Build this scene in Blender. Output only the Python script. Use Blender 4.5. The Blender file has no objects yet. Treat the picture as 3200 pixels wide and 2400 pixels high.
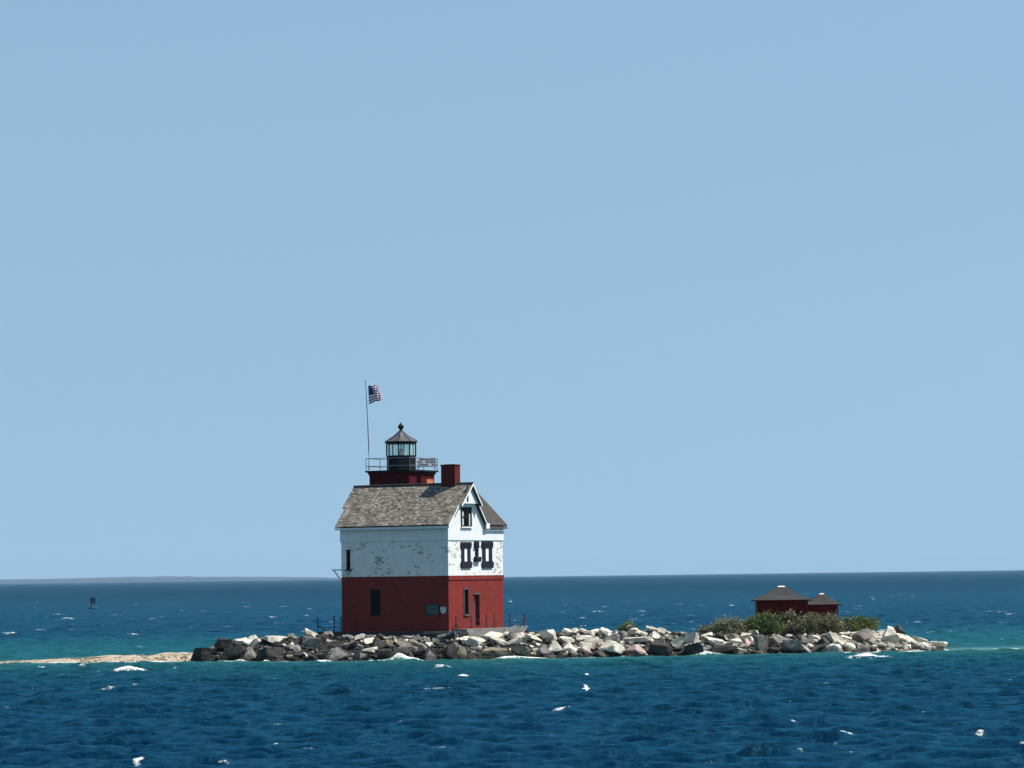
import bpy, bmesh, math, random
import numpy as np
from mathutils import Vector, Matrix, noise as mnoise

random.seed(7)
rng = np.random.default_rng(7)
R = math.radians
sc = bpy.context.scene
col = sc.collection

# ------------------------------------------------------------------ camera
F_PX = 10700.0            # focal length in pixels of the 3200 px wide photograph
H_EYE = 6.6
PITCH = math.atan(600 / F_PX)
ROLL = math.atan(0.0131)
fw = Vector((0, math.cos(PITCH), math.sin(PITCH)))
rt0 = Vector((1, 0, 0))
up0 = Vector((0, -math.sin(PITCH), math.cos(PITCH)))
rt = rt0 * math.cos(ROLL) - up0 * math.sin(ROLL)
up = up0 * math.cos(ROLL) + rt0 * math.sin(ROLL)
EYE = Vector((0, 0, H_EYE))
cam_d = bpy.data.cameras.new('camera')
cam = bpy.data.objects.new('camera', cam_d)
col.objects.link(cam)
cam.matrix_world = Matrix(((rt.x, up.x, -fw.x, 0), (rt.y, up.y, -fw.y, 0), (rt.z, up.z, -fw.z, H_EYE), (0, 0, 0, 1)))
cam_d.sensor_width = 36
cam_d.lens = 36 * F_PX / 3200
cam_d.clip_start = 1
cam_d.clip_end = 120000
sc.camera = cam


def ray(px, py):
    return fw * F_PX + rt * (px - 1600) + up * (1200 - py)


def at(px, py, Y):
    d = ray(px, py)
    return EYE + d * (Y / d.y)


def on_plane(px, py, p, n):
    d = ray(px, py)
    return EYE + d * ((p - EYE).dot(n) / d.dot(n))


def on_water(px, py):
    d = ray(px, py)
    return EYE + d * (-H_EYE / d.z)


def project(p):
    q = Vector(p) - EYE
    z = q.dot(fw)
    return 1600 + F_PX * q.dot(rt) / z, 1200 - F_PX * q.dot(up) / z


def lerp_table(tab):
    xs = [a for a, b in tab]
    ys = [b for a, b in tab]
    return lambda x: np.interp(x, xs, ys)


# ------------------------------------------------------------------ materials
class NT:
    def __init__(self, name):
        self.m = bpy.data.materials.new(name)
        self.m.use_nodes = True
        self.t = self.m.node_tree
        self.b = self.t.nodes['Principled BSDF']
        self.out = self.t.nodes['Material Output']

    def n(self, typ, **kw):
        nd = self.t.nodes.new(typ)
        for k, v in kw.items():
            if k.startswith('i_'):
                nd.inputs[k[2:].replace('_', ' ')].default_value = v
            else:
                setattr(nd, k, v)
        return nd

    def l(self, a, b):
        self.t.links.new(a, b)

    def coord(self, kind='Object', scale=(1, 1, 1), rot=(0, 0, 0)):
        tc = self.n('ShaderNodeTexCoord')
        mp = self.n('ShaderNodeMapping')
        mp.inputs['Scale'].default_value = scale
        mp.inputs['Rotation'].default_value = rot
        self.l(tc.outputs[kind], mp.inputs['Vector'])
        return mp.outputs['Vector']

    def world(self, scale=(1, 1, 1)):
        g = self.n('ShaderNodeNewGeometry')
        mp = self.n('ShaderNodeMapping')
        mp.inputs['Scale'].default_value = scale
        self.l(g.outputs['Position'], mp.inputs['Vector'])
        return mp.outputs['Vector']

    def noise(self, vec, scale, detail=4, rough=0.55):
        nd = self.n('ShaderNodeTexNoise')
        nd.inputs['Scale'].default_value = scale
        nd.inputs['Detail'].default_value = detail
        nd.inputs['Roughness'].default_value = rough
        self.l(vec, nd.inputs['Vector'])
        return nd.outputs['Fac']

    def ramp(self, fac, stops, interp='LINEAR'):
        r = self.n('ShaderNodeValToRGB')
        r.color_ramp.interpolation = interp
        el = r.color_ramp.elements
        while len(el) < len(stops):
            el.new(0.5)
        for e, (p, c) in zip(el, stops):
            e.position = p
            e.color = (c, c, c, 1) if isinstance(c, (int, float)) else (*c, 1)
        self.l(fac, r.inputs['Fac'])
        return r.outputs['Color']

    def mix(self, fac, a, b, mode='MIX'):
        m = self.n('ShaderNodeMix', data_type='RGBA', blend_type=mode)
        for sock, v in ((m.inputs[0], fac), (m.inputs[6], a), (m.inputs[7], b)):
            if isinstance(v, (int, float)):
                sock.default_value = v
            elif isinstance(v, tuple):
                sock.default_value = (*v, 1)
            else:
                self.l(v, sock)
        return m.outputs[2]

    def math(self, op, a, b=0.0, clamp=False):
        m = self.n('ShaderNodeMath', operation=op, use_clamp=clamp)
        for s, v in ((m.inputs[0], a), (m.inputs[1], b)):
            if isinstance(v, (int, float)):
                s.default_value = v
            else:
                self.l(v, s)
        return m.outputs[0]

    def bump(self, h, strength=0.3, dist=0.05, normal=None):
        b = self.n('ShaderNodeBump')
        b.inputs['Strength'].default_value = strength
        b.inputs['Distance'].default_value = dist
        self.l(h, b.inputs['Height'])
        if normal is not None:
            self.l(normal, b.inputs['Normal'])
        return b.outputs['Normal']

    def set(self, color=None, rough=None, spec=None, normal=None, metal=None):
        for k, v in (('Base Color', color), ('Roughness', rough), ('Specular IOR Level', spec), ('Normal', normal), ('Metallic', metal)):
            if v is None:
                continue
            s = self.b.inputs[k]
            if isinstance(v, tuple):
                s.default_value = (*v, 1)
            elif isinstance(v, (int, float)):
                s.default_value = v
            else:
                self.l(v, s)
        return self.m


def simple(name, c, rough=0.6, var=0.25, scale=3.0, spec=0.3, metal=0.0, bump=0.0):
    t = NT(name)
    f = t.noise(t.coord(), scale, 5, 0.6)
    lo = tuple(max(0, x * (1 - var)) for x in c)
    hi = tuple(min(1, x * (1 + var)) for x in c)
    cl = t.ramp(f, [(0.3, lo), (0.7, hi)])
    nm = t.bump(f, bump, 0.03) if bump else None
    return t.set(cl, rough, spec, nm, metal)


M = {}


def make_peeling_paint(name, base, patch, amount, spec=0.25, mott=0.86):
    t = NT(name)
    v = t.coord('Object', (1, 1, 1))
    big = t.noise(v, 0.55, 3, 0.5)
    vs = t.coord('Object', (1.0, 1.0, 2.4), (0.0, 0.35, 0.0))
    fine = t.noise(vs, 1.7, 6, 0.66)
    s = t.math('ADD', t.math('MULTIPLY', big, 0.45), t.math('MULTIPLY', fine, 0.75))
    m = t.ramp(s, [(amount, 0.0), (amount + 0.05, 1.0)])
    tint = t.noise(v, 1.3, 5, 0.6)
    streak = t.noise(t.coord('Object', (1.6, 1.6, 0.16)), 2.2, 4, 0.6)
    white = t.mix(t.ramp(tint, [(0.35, 0.0), (0.75, 1.0)]), base, tuple(x * mott for x in base))
    white = t.mix(t.ramp(streak, [(0.5, 0.0), (0.85, 0.45)]), white, tuple(x * y for x, y in zip(base, (0.74, 0.70, 0.62))))
    c = t.mix(m, white, patch)
    hb = t.math('SUBTRACT', t.noise(v, 7, 3, 0.6), t.math('MULTIPLY', m, 0.8))
    return t.set(c, 0.75, spec, t.bump(hb, 0.35, 0.03))


M['white_rough'] = make_peeling_paint('peeling white paint', (0.60, 0.60, 0.58), (0.25, 0.24, 0.215), 0.652)
M['white_smooth'] = make_peeling_paint('white board paint', (0.58, 0.59, 0.58), (0.36, 0.36, 0.35), 0.78)
M['red_paint'] = make_peeling_paint('red masonry paint', (0.188, 0.028, 0.024), (0.135, 0.024, 0.020), 0.57, 0.04, 0.74)
M['red_dark'] = make_peeling_paint('dark red paint', (0.060, 0.006, 0.008), (0.045, 0.006, 0.006), 0.64, 0.04)
M['red_chimney'] = make_peeling_paint('sooty red brick paint', (0.10, 0.015, 0.014), (0.08, 0.016, 0.015), 0.60, 0.04)
M['red_hut'] = make_peeling_paint('hut red paint', (0.115, 0.009, 0.009), (0.085, 0.008, 0.008), 0.64, 0.04)


def make_shingles(name, cols, mortar, sw=0.30, sh=0.15, speck=0.6):
    t = NT(name)
    uv = t.n('ShaderNodeUVMap')
    w = t.n('ShaderNodeMapping')
    t.l(uv.outputs['UV'], w.inputs['Vector'])
    v = w.outputs['Vector']
    # slightly wavy courses
    nz = t.n('ShaderNodeTexNoise')
    nz.inputs['Scale'].default_value = 0.9
    t.l(v, nz.inputs['Vector'])
    off = t.n('ShaderNodeVectorMath', operation='SCALE')
    off.inputs['Scale'].default_value = 0.16
    t.l(nz.outputs['Color'], off.inputs[0])
    add = t.n('ShaderNodeVectorMath', operation='ADD')
    t.l(v, add.inputs[0])
    t.l(off.outputs[0], add.inputs[1])
    b = t.n('ShaderNodeTexBrick')
    b.inputs['Scale'].default_value = 1.0
    b.inputs['Brick Width'].default_value = sw
    b.inputs['Row Height'].default_value = sh
    b.inputs['Mortar Size'].default_value = 0.022
    b.inputs['Mortar Smooth'].default_value = 0.3
    b.inputs['Color1'].default_value = (0, 0, 0, 1)
    b.inputs['Color2'].default_value = (1, 1, 1, 1)
    b.inputs['Mortar'].default_value = (0.5, 0.5, 0.5, 1)
    b.offset = 0.5
    t.l(add.outputs[0], b.inputs['Vector'])
    rnd = t.n('ShaderNodeSeparateColor')
    t.l(b.outputs['Color'], rnd.inputs[0])
    blotch = t.noise(v, 0.8, 5, 0.65)
    streak = t.n('ShaderNodeMapping')
    streak.inputs['Scale'].default_value = (0.8, 4.2, 1)
    t.l(uv.outputs['UV'], streak.inputs['Vector'])
    stk = t.noise(streak.outputs['Vector'], 2.3, 5, 0.7)
    f = t.math('ADD', t.math('MULTIPLY', rnd.outputs[0], 0.26), t.math('ADD', t.math('MULTIPLY', blotch, 0.35), t.math('MULTIPLY', stk, speck)))
    c = t.ramp(f, list(zip((0.36, 0.52, 0.66, 0.86), cols)))
    c = t.mix(b.outputs['Fac'], c, mortar)
    h = t.math('SUBTRACT', t.math('MULTIPLY', f, 0.8), b.outputs['Fac'])
    return t.set(c, 0.85, 0.2, t.bump(h, 0.6, 0.03))


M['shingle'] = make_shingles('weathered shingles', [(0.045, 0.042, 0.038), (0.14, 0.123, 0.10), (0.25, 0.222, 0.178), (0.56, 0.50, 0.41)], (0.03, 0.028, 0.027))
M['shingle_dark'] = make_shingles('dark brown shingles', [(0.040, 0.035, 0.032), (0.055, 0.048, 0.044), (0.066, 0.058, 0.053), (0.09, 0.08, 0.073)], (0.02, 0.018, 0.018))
M['shingle_hut'] = make_shingles('charcoal hut shingles', [(0.025, 0.024, 0.025), (0.036, 0.034, 0.036), (0.045, 0.043, 0.043), (0.07, 0.068, 0.066)], (0.018, 0.018, 0.018))
M['trim_white'] = simple('white trim', (0.64, 0.65, 0.63), 0.6, 0.12)
M['trim_dark'] = simple('dark blue black trim', (0.014, 0.014, 0.022), 0.6, 0.3, spec=0.1)
M['green_grey'] = simple('grey green door paint', (0.055, 0.065, 0.068), 0.6, 0.3)
M['void'] = simple('dark window opening', (0.004, 0.004, 0.005), 0.4, 0.2, spec=0.04)
M['black_metal'] = simple('black painted iron', (0.006, 0.007, 0.007), 0.6, 0.3, spec=0.12)
M['dome'] = simple('weathered lantern roof metal', (0.085, 0.085, 0.09), 0.42, 0.25, spec=0.6, metal=0.25)
M['rail'] = simple('grey blue rail paint', (0.10, 0.11, 0.17), 0.5, 0.2)
M['pole'] = simple('weathered grey pole', (0.12, 0.12, 0.16), 0.5, 0.2)
M['concrete'] = simple('weathered concrete', (0.15, 0.145, 0.135), 0.9, 0.3, 1.5, 0.2, 0, 0.3)
M['concrete_shade'] = simple('shade dark concrete', (0.035, 0.035, 0.042), 0.8, 0.3, 1.5)  # shade in front of the left wall put into the slab colour
M['rust'] = simple('rusty dark iron', (0.045, 0.014, 0.013), 0.7, 0.35)
M['iron'] = simple('dark iron', (0.016, 0.02, 0.026), 0.6, 0.3)
M['sign_green'] = simple('dull green board', (0.035, 0.06, 0.05), 0.6, 0.35)
M['sign_white'] = simple('white enamel plaque', (0.40, 0.41, 0.39), 0.6, 0.08)
M['cap_metal'] = simple('pale guano stained cap', (0.62, 0.61, 0.57), 0.6, 0.2)
M['curtain'] = simple('faded blind', (0.42, 0.41, 0.37), 0.8, 0.4, 9)
M['sun_patch_red'] = simple('painted orange sunlight', (0.36, 0.12, 0.05), 0.85, 0.3, 6)  # sunlight on the tower wall, put into a colour
M['panel_light'] = simple('pale panel frame', (0.22, 0.25, 0.28), 0.5, 0.2)
M['panel_cell'] = simple('solar cells', (0.05, 0.06, 0.075), 0.35, 0.2, spec=0.5)
M['buoy_green'] = simple('buoy green paint', (0.010, 0.075, 0.085), 0.5, 0.2)
M['buoy_dark'] = simple('buoy dark paint', (0.008, 0.050, 0.075), 0.5, 0.2)
M['gull_white'] = simple('white feathers', (0.80, 0.80, 0.79), 0.7, 0.05)
M['gull_grey'] = simple('grey feathers', (0.45, 0.46, 0.48), 0.7, 0.05)
M['lens'] = simple('lamp metal', (0.05, 0.07, 0.07), 0.3, 0.2, spec=0.6)


def cloth(name, c):
    t = NT(name)
    t.set(c, 0.9, 0.1)
    tl = t.n('ShaderNodeBsdfTranslucent')
    tl.inputs['Color'].default_value = (*c, 1)
    mx = t.n('ShaderNodeMixShader')
    mx.inputs[0].default_value = 0.45
    t.l(t.b.outputs[0], mx.inputs[1])
    t.l(tl.outputs[0], mx.inputs[2])
    t.l(mx.outputs[0], t.out.inputs['Surface'])
    return t.m


M['flag_red'] = cloth('flag red cloth', (0.26, 0.03, 0.07))
M['flag_white'] = cloth('flag white cloth', (0.84, 0.80, 0.84))
M['flag_blue'] = cloth('flag blue cloth', (0.03, 0.03, 0.10))


def make_glass():
    t = NT('lantern glass')
    t.t.nodes.remove(t.b)
    tr = t.n('ShaderNodeBsdfTransparent')
    tr.inputs['Color'].default_value = (0.84, 0.93, 0.87, 1)
    gl = t.n('ShaderNodeBsdfGlossy')
    gl.inputs['Roughness'].default_value = 0.05
    df = t.n('ShaderNodeBsdfDiffuse')
    df.inputs['Color'].default_value = (0.70, 0.75, 0.68, 1)
    m1 = t.n('ShaderNodeMixShader')
    m1.inputs[0].default_value = 0.06
    m2 = t.n('ShaderNodeMixShader')
    nz = t.noise(t.coord(), 4, 4)
    t.l(t.ramp(nz, [(0.35, 0.08), (0.75, 0.24)]), m2.inputs[0])
    t.l(tr.outputs[0], m1.inputs[1])
    t.l(gl.outputs[0], m1.inputs[2])
    t.l(m1.outputs[0], m2.inputs[1])
    t.l(df.outputs[0], m2.inputs[2])
    t.l(m2.outputs[0], t.out.inputs['Surface'])
    return t.m


M['glass'] = make_glass()


def make_rock(name, c, var=0.35, warm=(1.05, 1.0, 0.9)):
    t = NT(name)
    oi = t.n('ShaderNodeObjectInfo')
    v = t.world()
    n1 = t.noise(v, 1.7, 6, 0.65)
    n2 = t.noise(v, 9.0, 4, 0.6)
    lo = tuple(x * (1 - var) for x in c)
    hi = tuple(min(0.8, x * (1 + var) * w) for x, w in zip(c, warm))
    cl = t.ramp(n1, [(0.3, lo), (0.68, hi)])
    pit = t.ramp(n2, [(0.28, 0.55), (0.46, 1.0)])
    cl = t.mix(0.7, cl, pit, 'MULTIPLY')
    br = t.math('ADD', t.math('MULTIPLY', oi.outputs['Random'], 0.5), 0.75)
    mm = t.n('ShaderNodeVectorMath', operation='SCALE')
    t.l(cl, mm.inputs[0])
    t.l(br, mm.inputs['Scale'])
    # wet splash band with a ragged upper edge
    sep = t.n('ShaderNodeSeparateXYZ')
    g = t.n('ShaderNodeNewGeometry')
    t.l(g.outputs['Position'], sep.inputs[0])
    wz = t.math('ADD', sep.outputs['Z'], t.math('MULTIPLY', t.noise(v, 0.9, 3), -1.5))
    wet = t.ramp(t.math('MULTIPLY', t.math('ADD', wz, 1.0), 0.5), [(0.27, 0.28), (0.41, 1.0)])
    cl2 = t.mix(1.0, mm.outputs[0], wet, 'MULTIPLY')
    h = t.math('ADD', n1, t.math('MULTIPLY', n2, 0.4))
    return t.set(cl2, 0.85, 0.25, t.bump(h, 0.5, 0.12))


M['rock_pale'] = make_rock('pale limestone', (0.46, 0.437, 0.388), 0.40)
M['rock_grey'] = make_rock('grey stone', (0.145, 0.141, 0.133), 0.55)
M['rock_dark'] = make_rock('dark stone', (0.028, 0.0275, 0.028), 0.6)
M['rock_brown'] = make_rock('brown stone', (0.15, 0.125, 0.095), 0.35)
M['rock_pink'] = make_rock('pinkish stone', (0.33, 0.26, 0.25), 0.25, (1.05, 0.97, 0.95))


def make_sand():
    t = NT('sand and shingle')
    v = t.world()
    a = t.noise(v, 0.5, 5, 0.6)
    b = t.n('ShaderNodeTexVoronoi')
    b.inputs['Scale'].default_value = 3.2
    t.l(v, b.inputs['Vector'])
    sep = t.n('ShaderNodeSeparateColor')
    t.l(b.outputs['Color'], sep.inputs[0])
    f = t.math('ADD', t.math('MULTIPLY', a, 0.5), t.math('MULTIPLY', sep.outputs[0], 0.5))
    c = t.ramp(f, [(0.18, (0.15, 0.118, 0.085)), (0.42, (0.29, 0.24, 0.178)), (0.75, (0.41, 0.355, 0.275))])
    rk = t.n('ShaderNodeAttribute', attribute_name='gap_shade').outputs['Fac']
    c = t.mix(rk, c, t.mix(a, (0.012, 0.012, 0.011), (0.035, 0.032, 0.028)))  # shade between the boulders put into the ground colour
    h = t.math('SUBTRACT', 1.0, b.outputs['Distance'])
    return t.set(c, 0.9, 0.2, t.bump(h, 0.8, 0.12))


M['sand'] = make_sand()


def make_leaf(name, a, b, c):
    t = NT(name)
    at_ = t.n('ShaderNodeAttribute', attribute_name='tone')
    cl = t.ramp(at_.outputs['Fac'], [(0.0, a), (0.5, b), (1.0, c)])
    t.set(cl, 0.6, 0.25)
    tl = t.n('ShaderNodeBsdfTranslucent')
    t.l(cl, tl.inputs['Color'])
    mx = t.n('ShaderNodeMixShader')
    mx.inputs[0].default_value = 0.3
    t.l(t.b.outputs[0], mx.inputs[1])
    t.l(tl.outputs[0], mx.inputs[2])
    t.l(mx.outputs[0], t.out.inputs['Surface'])
    return t.m


M['leaf_olive'] = make_leaf('olive leaves', (0.075, 0.078, 0.040), (0.15, 0.146, 0.08), (0.25, 0.235, 0.145))
M['leaf_green'] = make_leaf('green leaves', (0.045, 0.075, 0.022), (0.095, 0.135, 0.038), (0.17, 0.20, 0.075))
M['leaf_silver'] = make_leaf('silvery leaves', (0.075, 0.09, 0.045), (0.17, 0.17, 0.10), (0.30, 0.28, 0.20))
M['leaf_dry'] = make_leaf('yellowish leaves', (0.06, 0.055, 0.02), (0.11, 0.095, 0.035), (0.17, 0.15, 0.07))
M['twig'] = simple('grey brown twigs', (0.09, 0.07, 0.05), 0.8, 0.3)
M['far_land'] = simple('wooded shore', (0.006, 0.016, 0.026), 0.9, 0.4, 0.01)


# ------------------------------------------------------------------ object helpers
class MB:
    def __init__(s):
        s.v, s.f, s.mi, s.uv = [], [], [], []

    def poly(s, pts, mi=0, uvs=None):
        i = len(s.v)
        s.v += [tuple(p) for p in pts]
        s.f.append(tuple(range(i, i + len(pts))))
        s.mi.append(mi)
        s.uv.append(uvs)

    def box(s, x0, x1, y0, y1, z0, z1, mi=0):
        x0, x1 = min(x0, x1), max(x0, x1)
        y0, y1 = min(y0, y1), max(y0, y1)
        z0, z1 = min(z0, z1), max(z0, z1)
        c = [(x, y, z) for z in (z0, z1) for y in (y0, y1) for x in (x0, x1)]
        s.hexa(c, mi)

    def hexa(s, c, mi=0):
        i = len(s.v)
        s.v += [tuple(p) for p in c]
        for q in ((0, 2, 3, 1), (4, 5, 7, 6), (0, 1, 5, 4), (2, 6, 7, 3), (0, 4, 6, 2), (1, 3, 7, 5)):
            s.f.append(tuple(i + k for k in q))
            s.mi.append(mi)
            s.uv.append(None)

    def prism(s, pts, d, mi=0, uvs=None, side_mi=None):
        """pts: planar polygon; d: extrusion vector. pts is the outer face."""
        d = Vector(d)
        pts = [Vector(p) for p in pts]
        n = len(pts)
        s.poly(pts, mi, uvs)
        s.poly([p + d for p in reversed(pts)], mi if side_mi is None else side_mi)
        for k in range(n):
            a, b = pts[k], pts[(k + 1) % n]
            s.poly([a, a + d, b + d, b], mi if side_mi is None else side_mi)

    def tube(s, pts, r, n=6, mi=0):
        pts = [Vector(p) for p in pts]
        rings = []
        for k, p in enumerate(pts):
            t = (pts[min(k + 1, len(pts) - 1)] - pts[max(k - 1, 0)]).normalized()
            a = t.cross(Vector((0, 0, 1)))
            if a.length < 1e-3:
                a = Vector((1, 0, 0))
            a.normalize()
            b = t.cross(a)
            rr = r[k] if isinstance(r, (list, tuple)) else r
            i = len(s.v)
            for j in range(n):
                w = 2 * math.pi * j / n
                s.v.append(tuple(p + (a * math.cos(w) + b * math.sin(w)) * rr))
            rings.append(i)
        for k in range(len(rings) - 1):
            for j in range(n):
                a, b = rings[k], rings[k + 1]
                s.f.append((a + j, a + (j + 1) % n, b + (j + 1) % n, b + j))
                s.mi.append(mi)
                s.uv.append(None)
        for i, o in ((rings[0], 1), (rings[-1], -1)):
            s.f.append(tuple(i + j for j in range(n))[::-o])
            s.mi.append(mi)
            s.uv.append(None)

    def lathe(s, prof, n=16, c=(0, 0, 0), mi=0, ph=0.0, cap=True):
        rings = []
        for r, z in prof:
            i = len(s.v)
            for j in range(n):
                w = ph + 2 * math.pi * j / n
                s.v.append((c[0] + r * math.cos(w), c[1] + r * math.sin(w), c[2] + z))
            rings.append(i)
        for k in range(len(rings) - 1):
            for j in range(n):
                a, b = rings[k], rings[k + 1]
                s.f.append((a + j, a + (j + 1) % n, b + (j + 1) % n, b + j))
                s.mi.append(mi)
                s.uv.append(None)
        if cap:
            s.f.append(tuple(rings[0] + j for j in range(n))[::-1])
            s.mi.append(mi)
            s.uv.append(None)
            s.f.append(tuple(rings[-1] + j for j in range(n)))
            s.mi.append(mi)
            s.uv.append(None)

    def build(s, name, mats, parent=None, smooth=False, recalc=True):
        me = bpy.data.meshes.new(name)
        me.from_pydata(s.v, [], s.f)
        if not isinstance(mats, (list, tuple)):
            mats = [mats]
        for m in mats:
            me.materials.append(m)
        me.polygons.foreach_set('material_index', s.mi)
        if any(u is not None for u in s.uv):
            ul = me.uv_layers.new(name='UVMap')
            for p, u in zip(me.polygons, s.uv):
                if u is not None:
                    for li, c in zip(p.loop_indices, u):
                        ul.data[li].uv = c
        if recalc:
            bm = bmesh.new()
            bm.from_mesh(me)
            bmesh.ops.recalc_face_normals(bm, faces=bm.faces)
            bm.to_mesh(me)
            bm.free()
        if smooth:
            me.polygons.foreach_set('use_smooth', [True] * len(me.polygons))
        me.update()
        o = bpy.data.objects.new(name, me)
        col.objects.link(o)
        if parent is not None:
            o.parent = parent
        return o


def tag(o, label=None, cat=None, group=None, kind=None):
    for k, v in (('label', label), ('category', cat), ('group', group), ('kind', kind)):
        if v:
            o[k] = v
    return o


def empty(name, loc, rz=0.0):
    o = bpy.data.objects.new(name, None)
    col.objects.link(o)
    o.location = loc
    o.rotation_euler = (0, 0, rz)
    o.empty_display_size = 0.2
    return o


def wall_face(mb, holes, rect, P, mi=0, reveal_mi=None):
    """wall rectangle in plane coords with rectangular recesses. rect (a0,a1,z0,z1); holes (a0,a1,z0,z1,depth).
    P(a, z, depth) -> point, depth measured inwards."""
    a0, a1, z0, z1 = rect
    xs = sorted({a0, a1, *[h[0] for h in holes], *[h[1] for h in holes]})
    zs = sorted({z0, z1, *[h[2] for h in holes], *[h[3] for h in holes]})
    for i in range(len(xs) - 1):
        for j in range(len(zs) - 1):
            cx, cz = (xs[i] + xs[i + 1]) / 2, (zs[j] + zs[j + 1]) / 2
            if any(h[0] < cx < h[1] and h[2] < cz < h[3] for h in holes):
                continue
            mb.poly([P(xs[i], zs[j], 0), P(xs[i + 1], zs[j], 0), P(xs[i + 1], zs[j + 1], 0), P(xs[i], zs[j + 1], 0)], mi)
    rm = mi if reveal_mi is None else reveal_mi
    for h in holes:
        b0, b1, c0, c1, d = h
        q = [(b0, c0), (b1, c0), (b1, c1), (b0, c1)]
        for k in range(4):
            (e, f), (g, i2) = q[k], q[(k + 1) % 4]
            mb.poly([P(e, f, 0), P(g, i2, 0), P(g, i2, d), P(e, f, d)], rm)
        mb.poly([P(*p, d) for p in q], rm)


# ------------------------------------------------------------------ island layout (metres)
px_to_X = lambda px, Y: (px - 1600) / F_PX * Y
_fr = [(-400, 281.5), (0, 281.0), (300, 280.3), (605, 278.5), (850, 275.2), (1100, 273.2), (1400, 272.6), (1700, 274.0), (2000, 276.4), (2200, 278.0),
       (2400, 279.3), (2600, 279.8), (2750, 280.0), (2960, 284.0), (3200, 286.0), (3600, 287.0)]
front_Y = lerp_table([(px_to_X(p, y), y) for p, y in _fr])
_hh = [(-400, 0.06), (-40, 0.13), (60, 0.20), (300, 0.40), (560, 0.62), (600, 0.62), (650, 1.0), (720, 1.45), (850, 1.65), (950, 1.75), (1040, 1.65), (1400, 1.6),
       (1560, 1.75), (1750, 1.8), (2050, 1.75), (2200, 1.45), (2400, 1.3), (2600, 1.25), (2720, 1.55), (2800, 1.3), (2880, 0.8), (2945, 0.30), (2990, -0.06), (3100, -0.10), (3600, -0.2)]
crest_H = lerp_table([(px_to_X(p, 280), h) for p, h in _hh])
_bk = [(-400, 285), (0, 286.5), (300, 289), (605, 291), (760, 295), (1000, 298), (1500, 300), (2000, 297), (2500, 298), (2750, 295), (2960, 289), (3200, 290), (3600, 290)]
back_Y = lerp_table([(px_to_X(p, 283), y) for p, y in _bk])
_sl = [(-400, 2.5), (600, 3.0), (680, 4.2), (1400, 5.0), (2200, 4.6), (2700, 4.0), (2960, 3.0), (3600, 3.0)]
slope_W = lerp_table([(px_to_X(p, 280), s) for p, s in _sl])


def smooth01(t):
    t = np.clip(t, 0, 1)
    return t * t * (3 - 2 * t)


def ground_z(X, Y):
    f = front_Y(X)
    b = back_Y(X)
    h = crest_H(X)
    w = slope_W(X)
    ti = np.minimum((Y - f) / w, (b - Y) / 5.0)
    inside = np.clip(ti, 0, 1) ** 0.85 * h
    outside = np.clip(-ti, 0, 4) * -0.35
    return np.where(ti >= 0, inside, outside) - 0.03


# ground sheet
def build_ground():
    xs = np.arange(-78, 84.1, 0.4)
    ys = np.arange(266, 304.1, 0.4)
    Xg, Yg = np.meshgrid(xs, ys)
    Z = ground_z(Xg, Yg)
    nz = np.zeros_like(Z)
    for k in range(14):
        th = rng.uniform(0, math.tau)
        lam = rng.uniform(0.9, 5)
        nz += lam * 0.006 * np.sin((Xg * math.cos(th) + Yg * math.sin(th)) * math.tau / lam + rng.uniform(0, 6))
    Z = Z + nz * np.clip(Z * 2.2 + 0.3, 0.1, 1)
    pxg = Xg / Yg * F_PX + 1600
    gap_shade = smooth01((pxg - 598) / 14) * smooth01((2610 - pxg) / 60)  # mask for the shade painted on the ground under the boulders
    mesh_grid('ground', Xg, Yg, Z, M['sand'], smooth=True, attrs={'gap_shade': gap_shade})


def mesh_grid(name, Xg, Yg, Zg, mat, smooth=True, attrs=None):
    nr, nc = Xg.shape
    v = np.stack([Xg, Yg, Zg], -1).reshape(-1, 3).astype(np.float32)
    idx = np.arange(nr * nc, dtype=np.int32).reshape(nr, nc)
    q = np.stack([idx[:-1, :-1], idx[:-1, 1:], idx[1:, 1:], idx[1:, :-1]], -1).reshape(-1, 4)
    me = bpy.data.meshes.new(name)
    me.vertices.add(len(v))
    me.vertices.foreach_set('co', v.ravel())
    me.loops.add(q.size)
    me.loops.foreach_set('vertex_index', q.ravel())
    me.polygons.add(len(q))
    me.polygons.foreach_set('loop_start', np.arange(0, q.size, 4, dtype=np.int32))
    me.update(calc_edges=True)
    me.polygons.foreach_set('use_smooth', np.full(len(q), smooth))
    me.materials.append(mat)
    for k, a in (attrs or {}).items():
        at_ = me.attributes.new(k, 'FLOAT', 'POINT')
        at_.data.foreach_set('value', a.ravel().astype(np.float32))
    me.validate()
    me.update()
    o = bpy.data.objects.new(name, me)
    col.objects.link(o)
    o['kind'] = 'structure'
    return o


build_ground()


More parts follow.
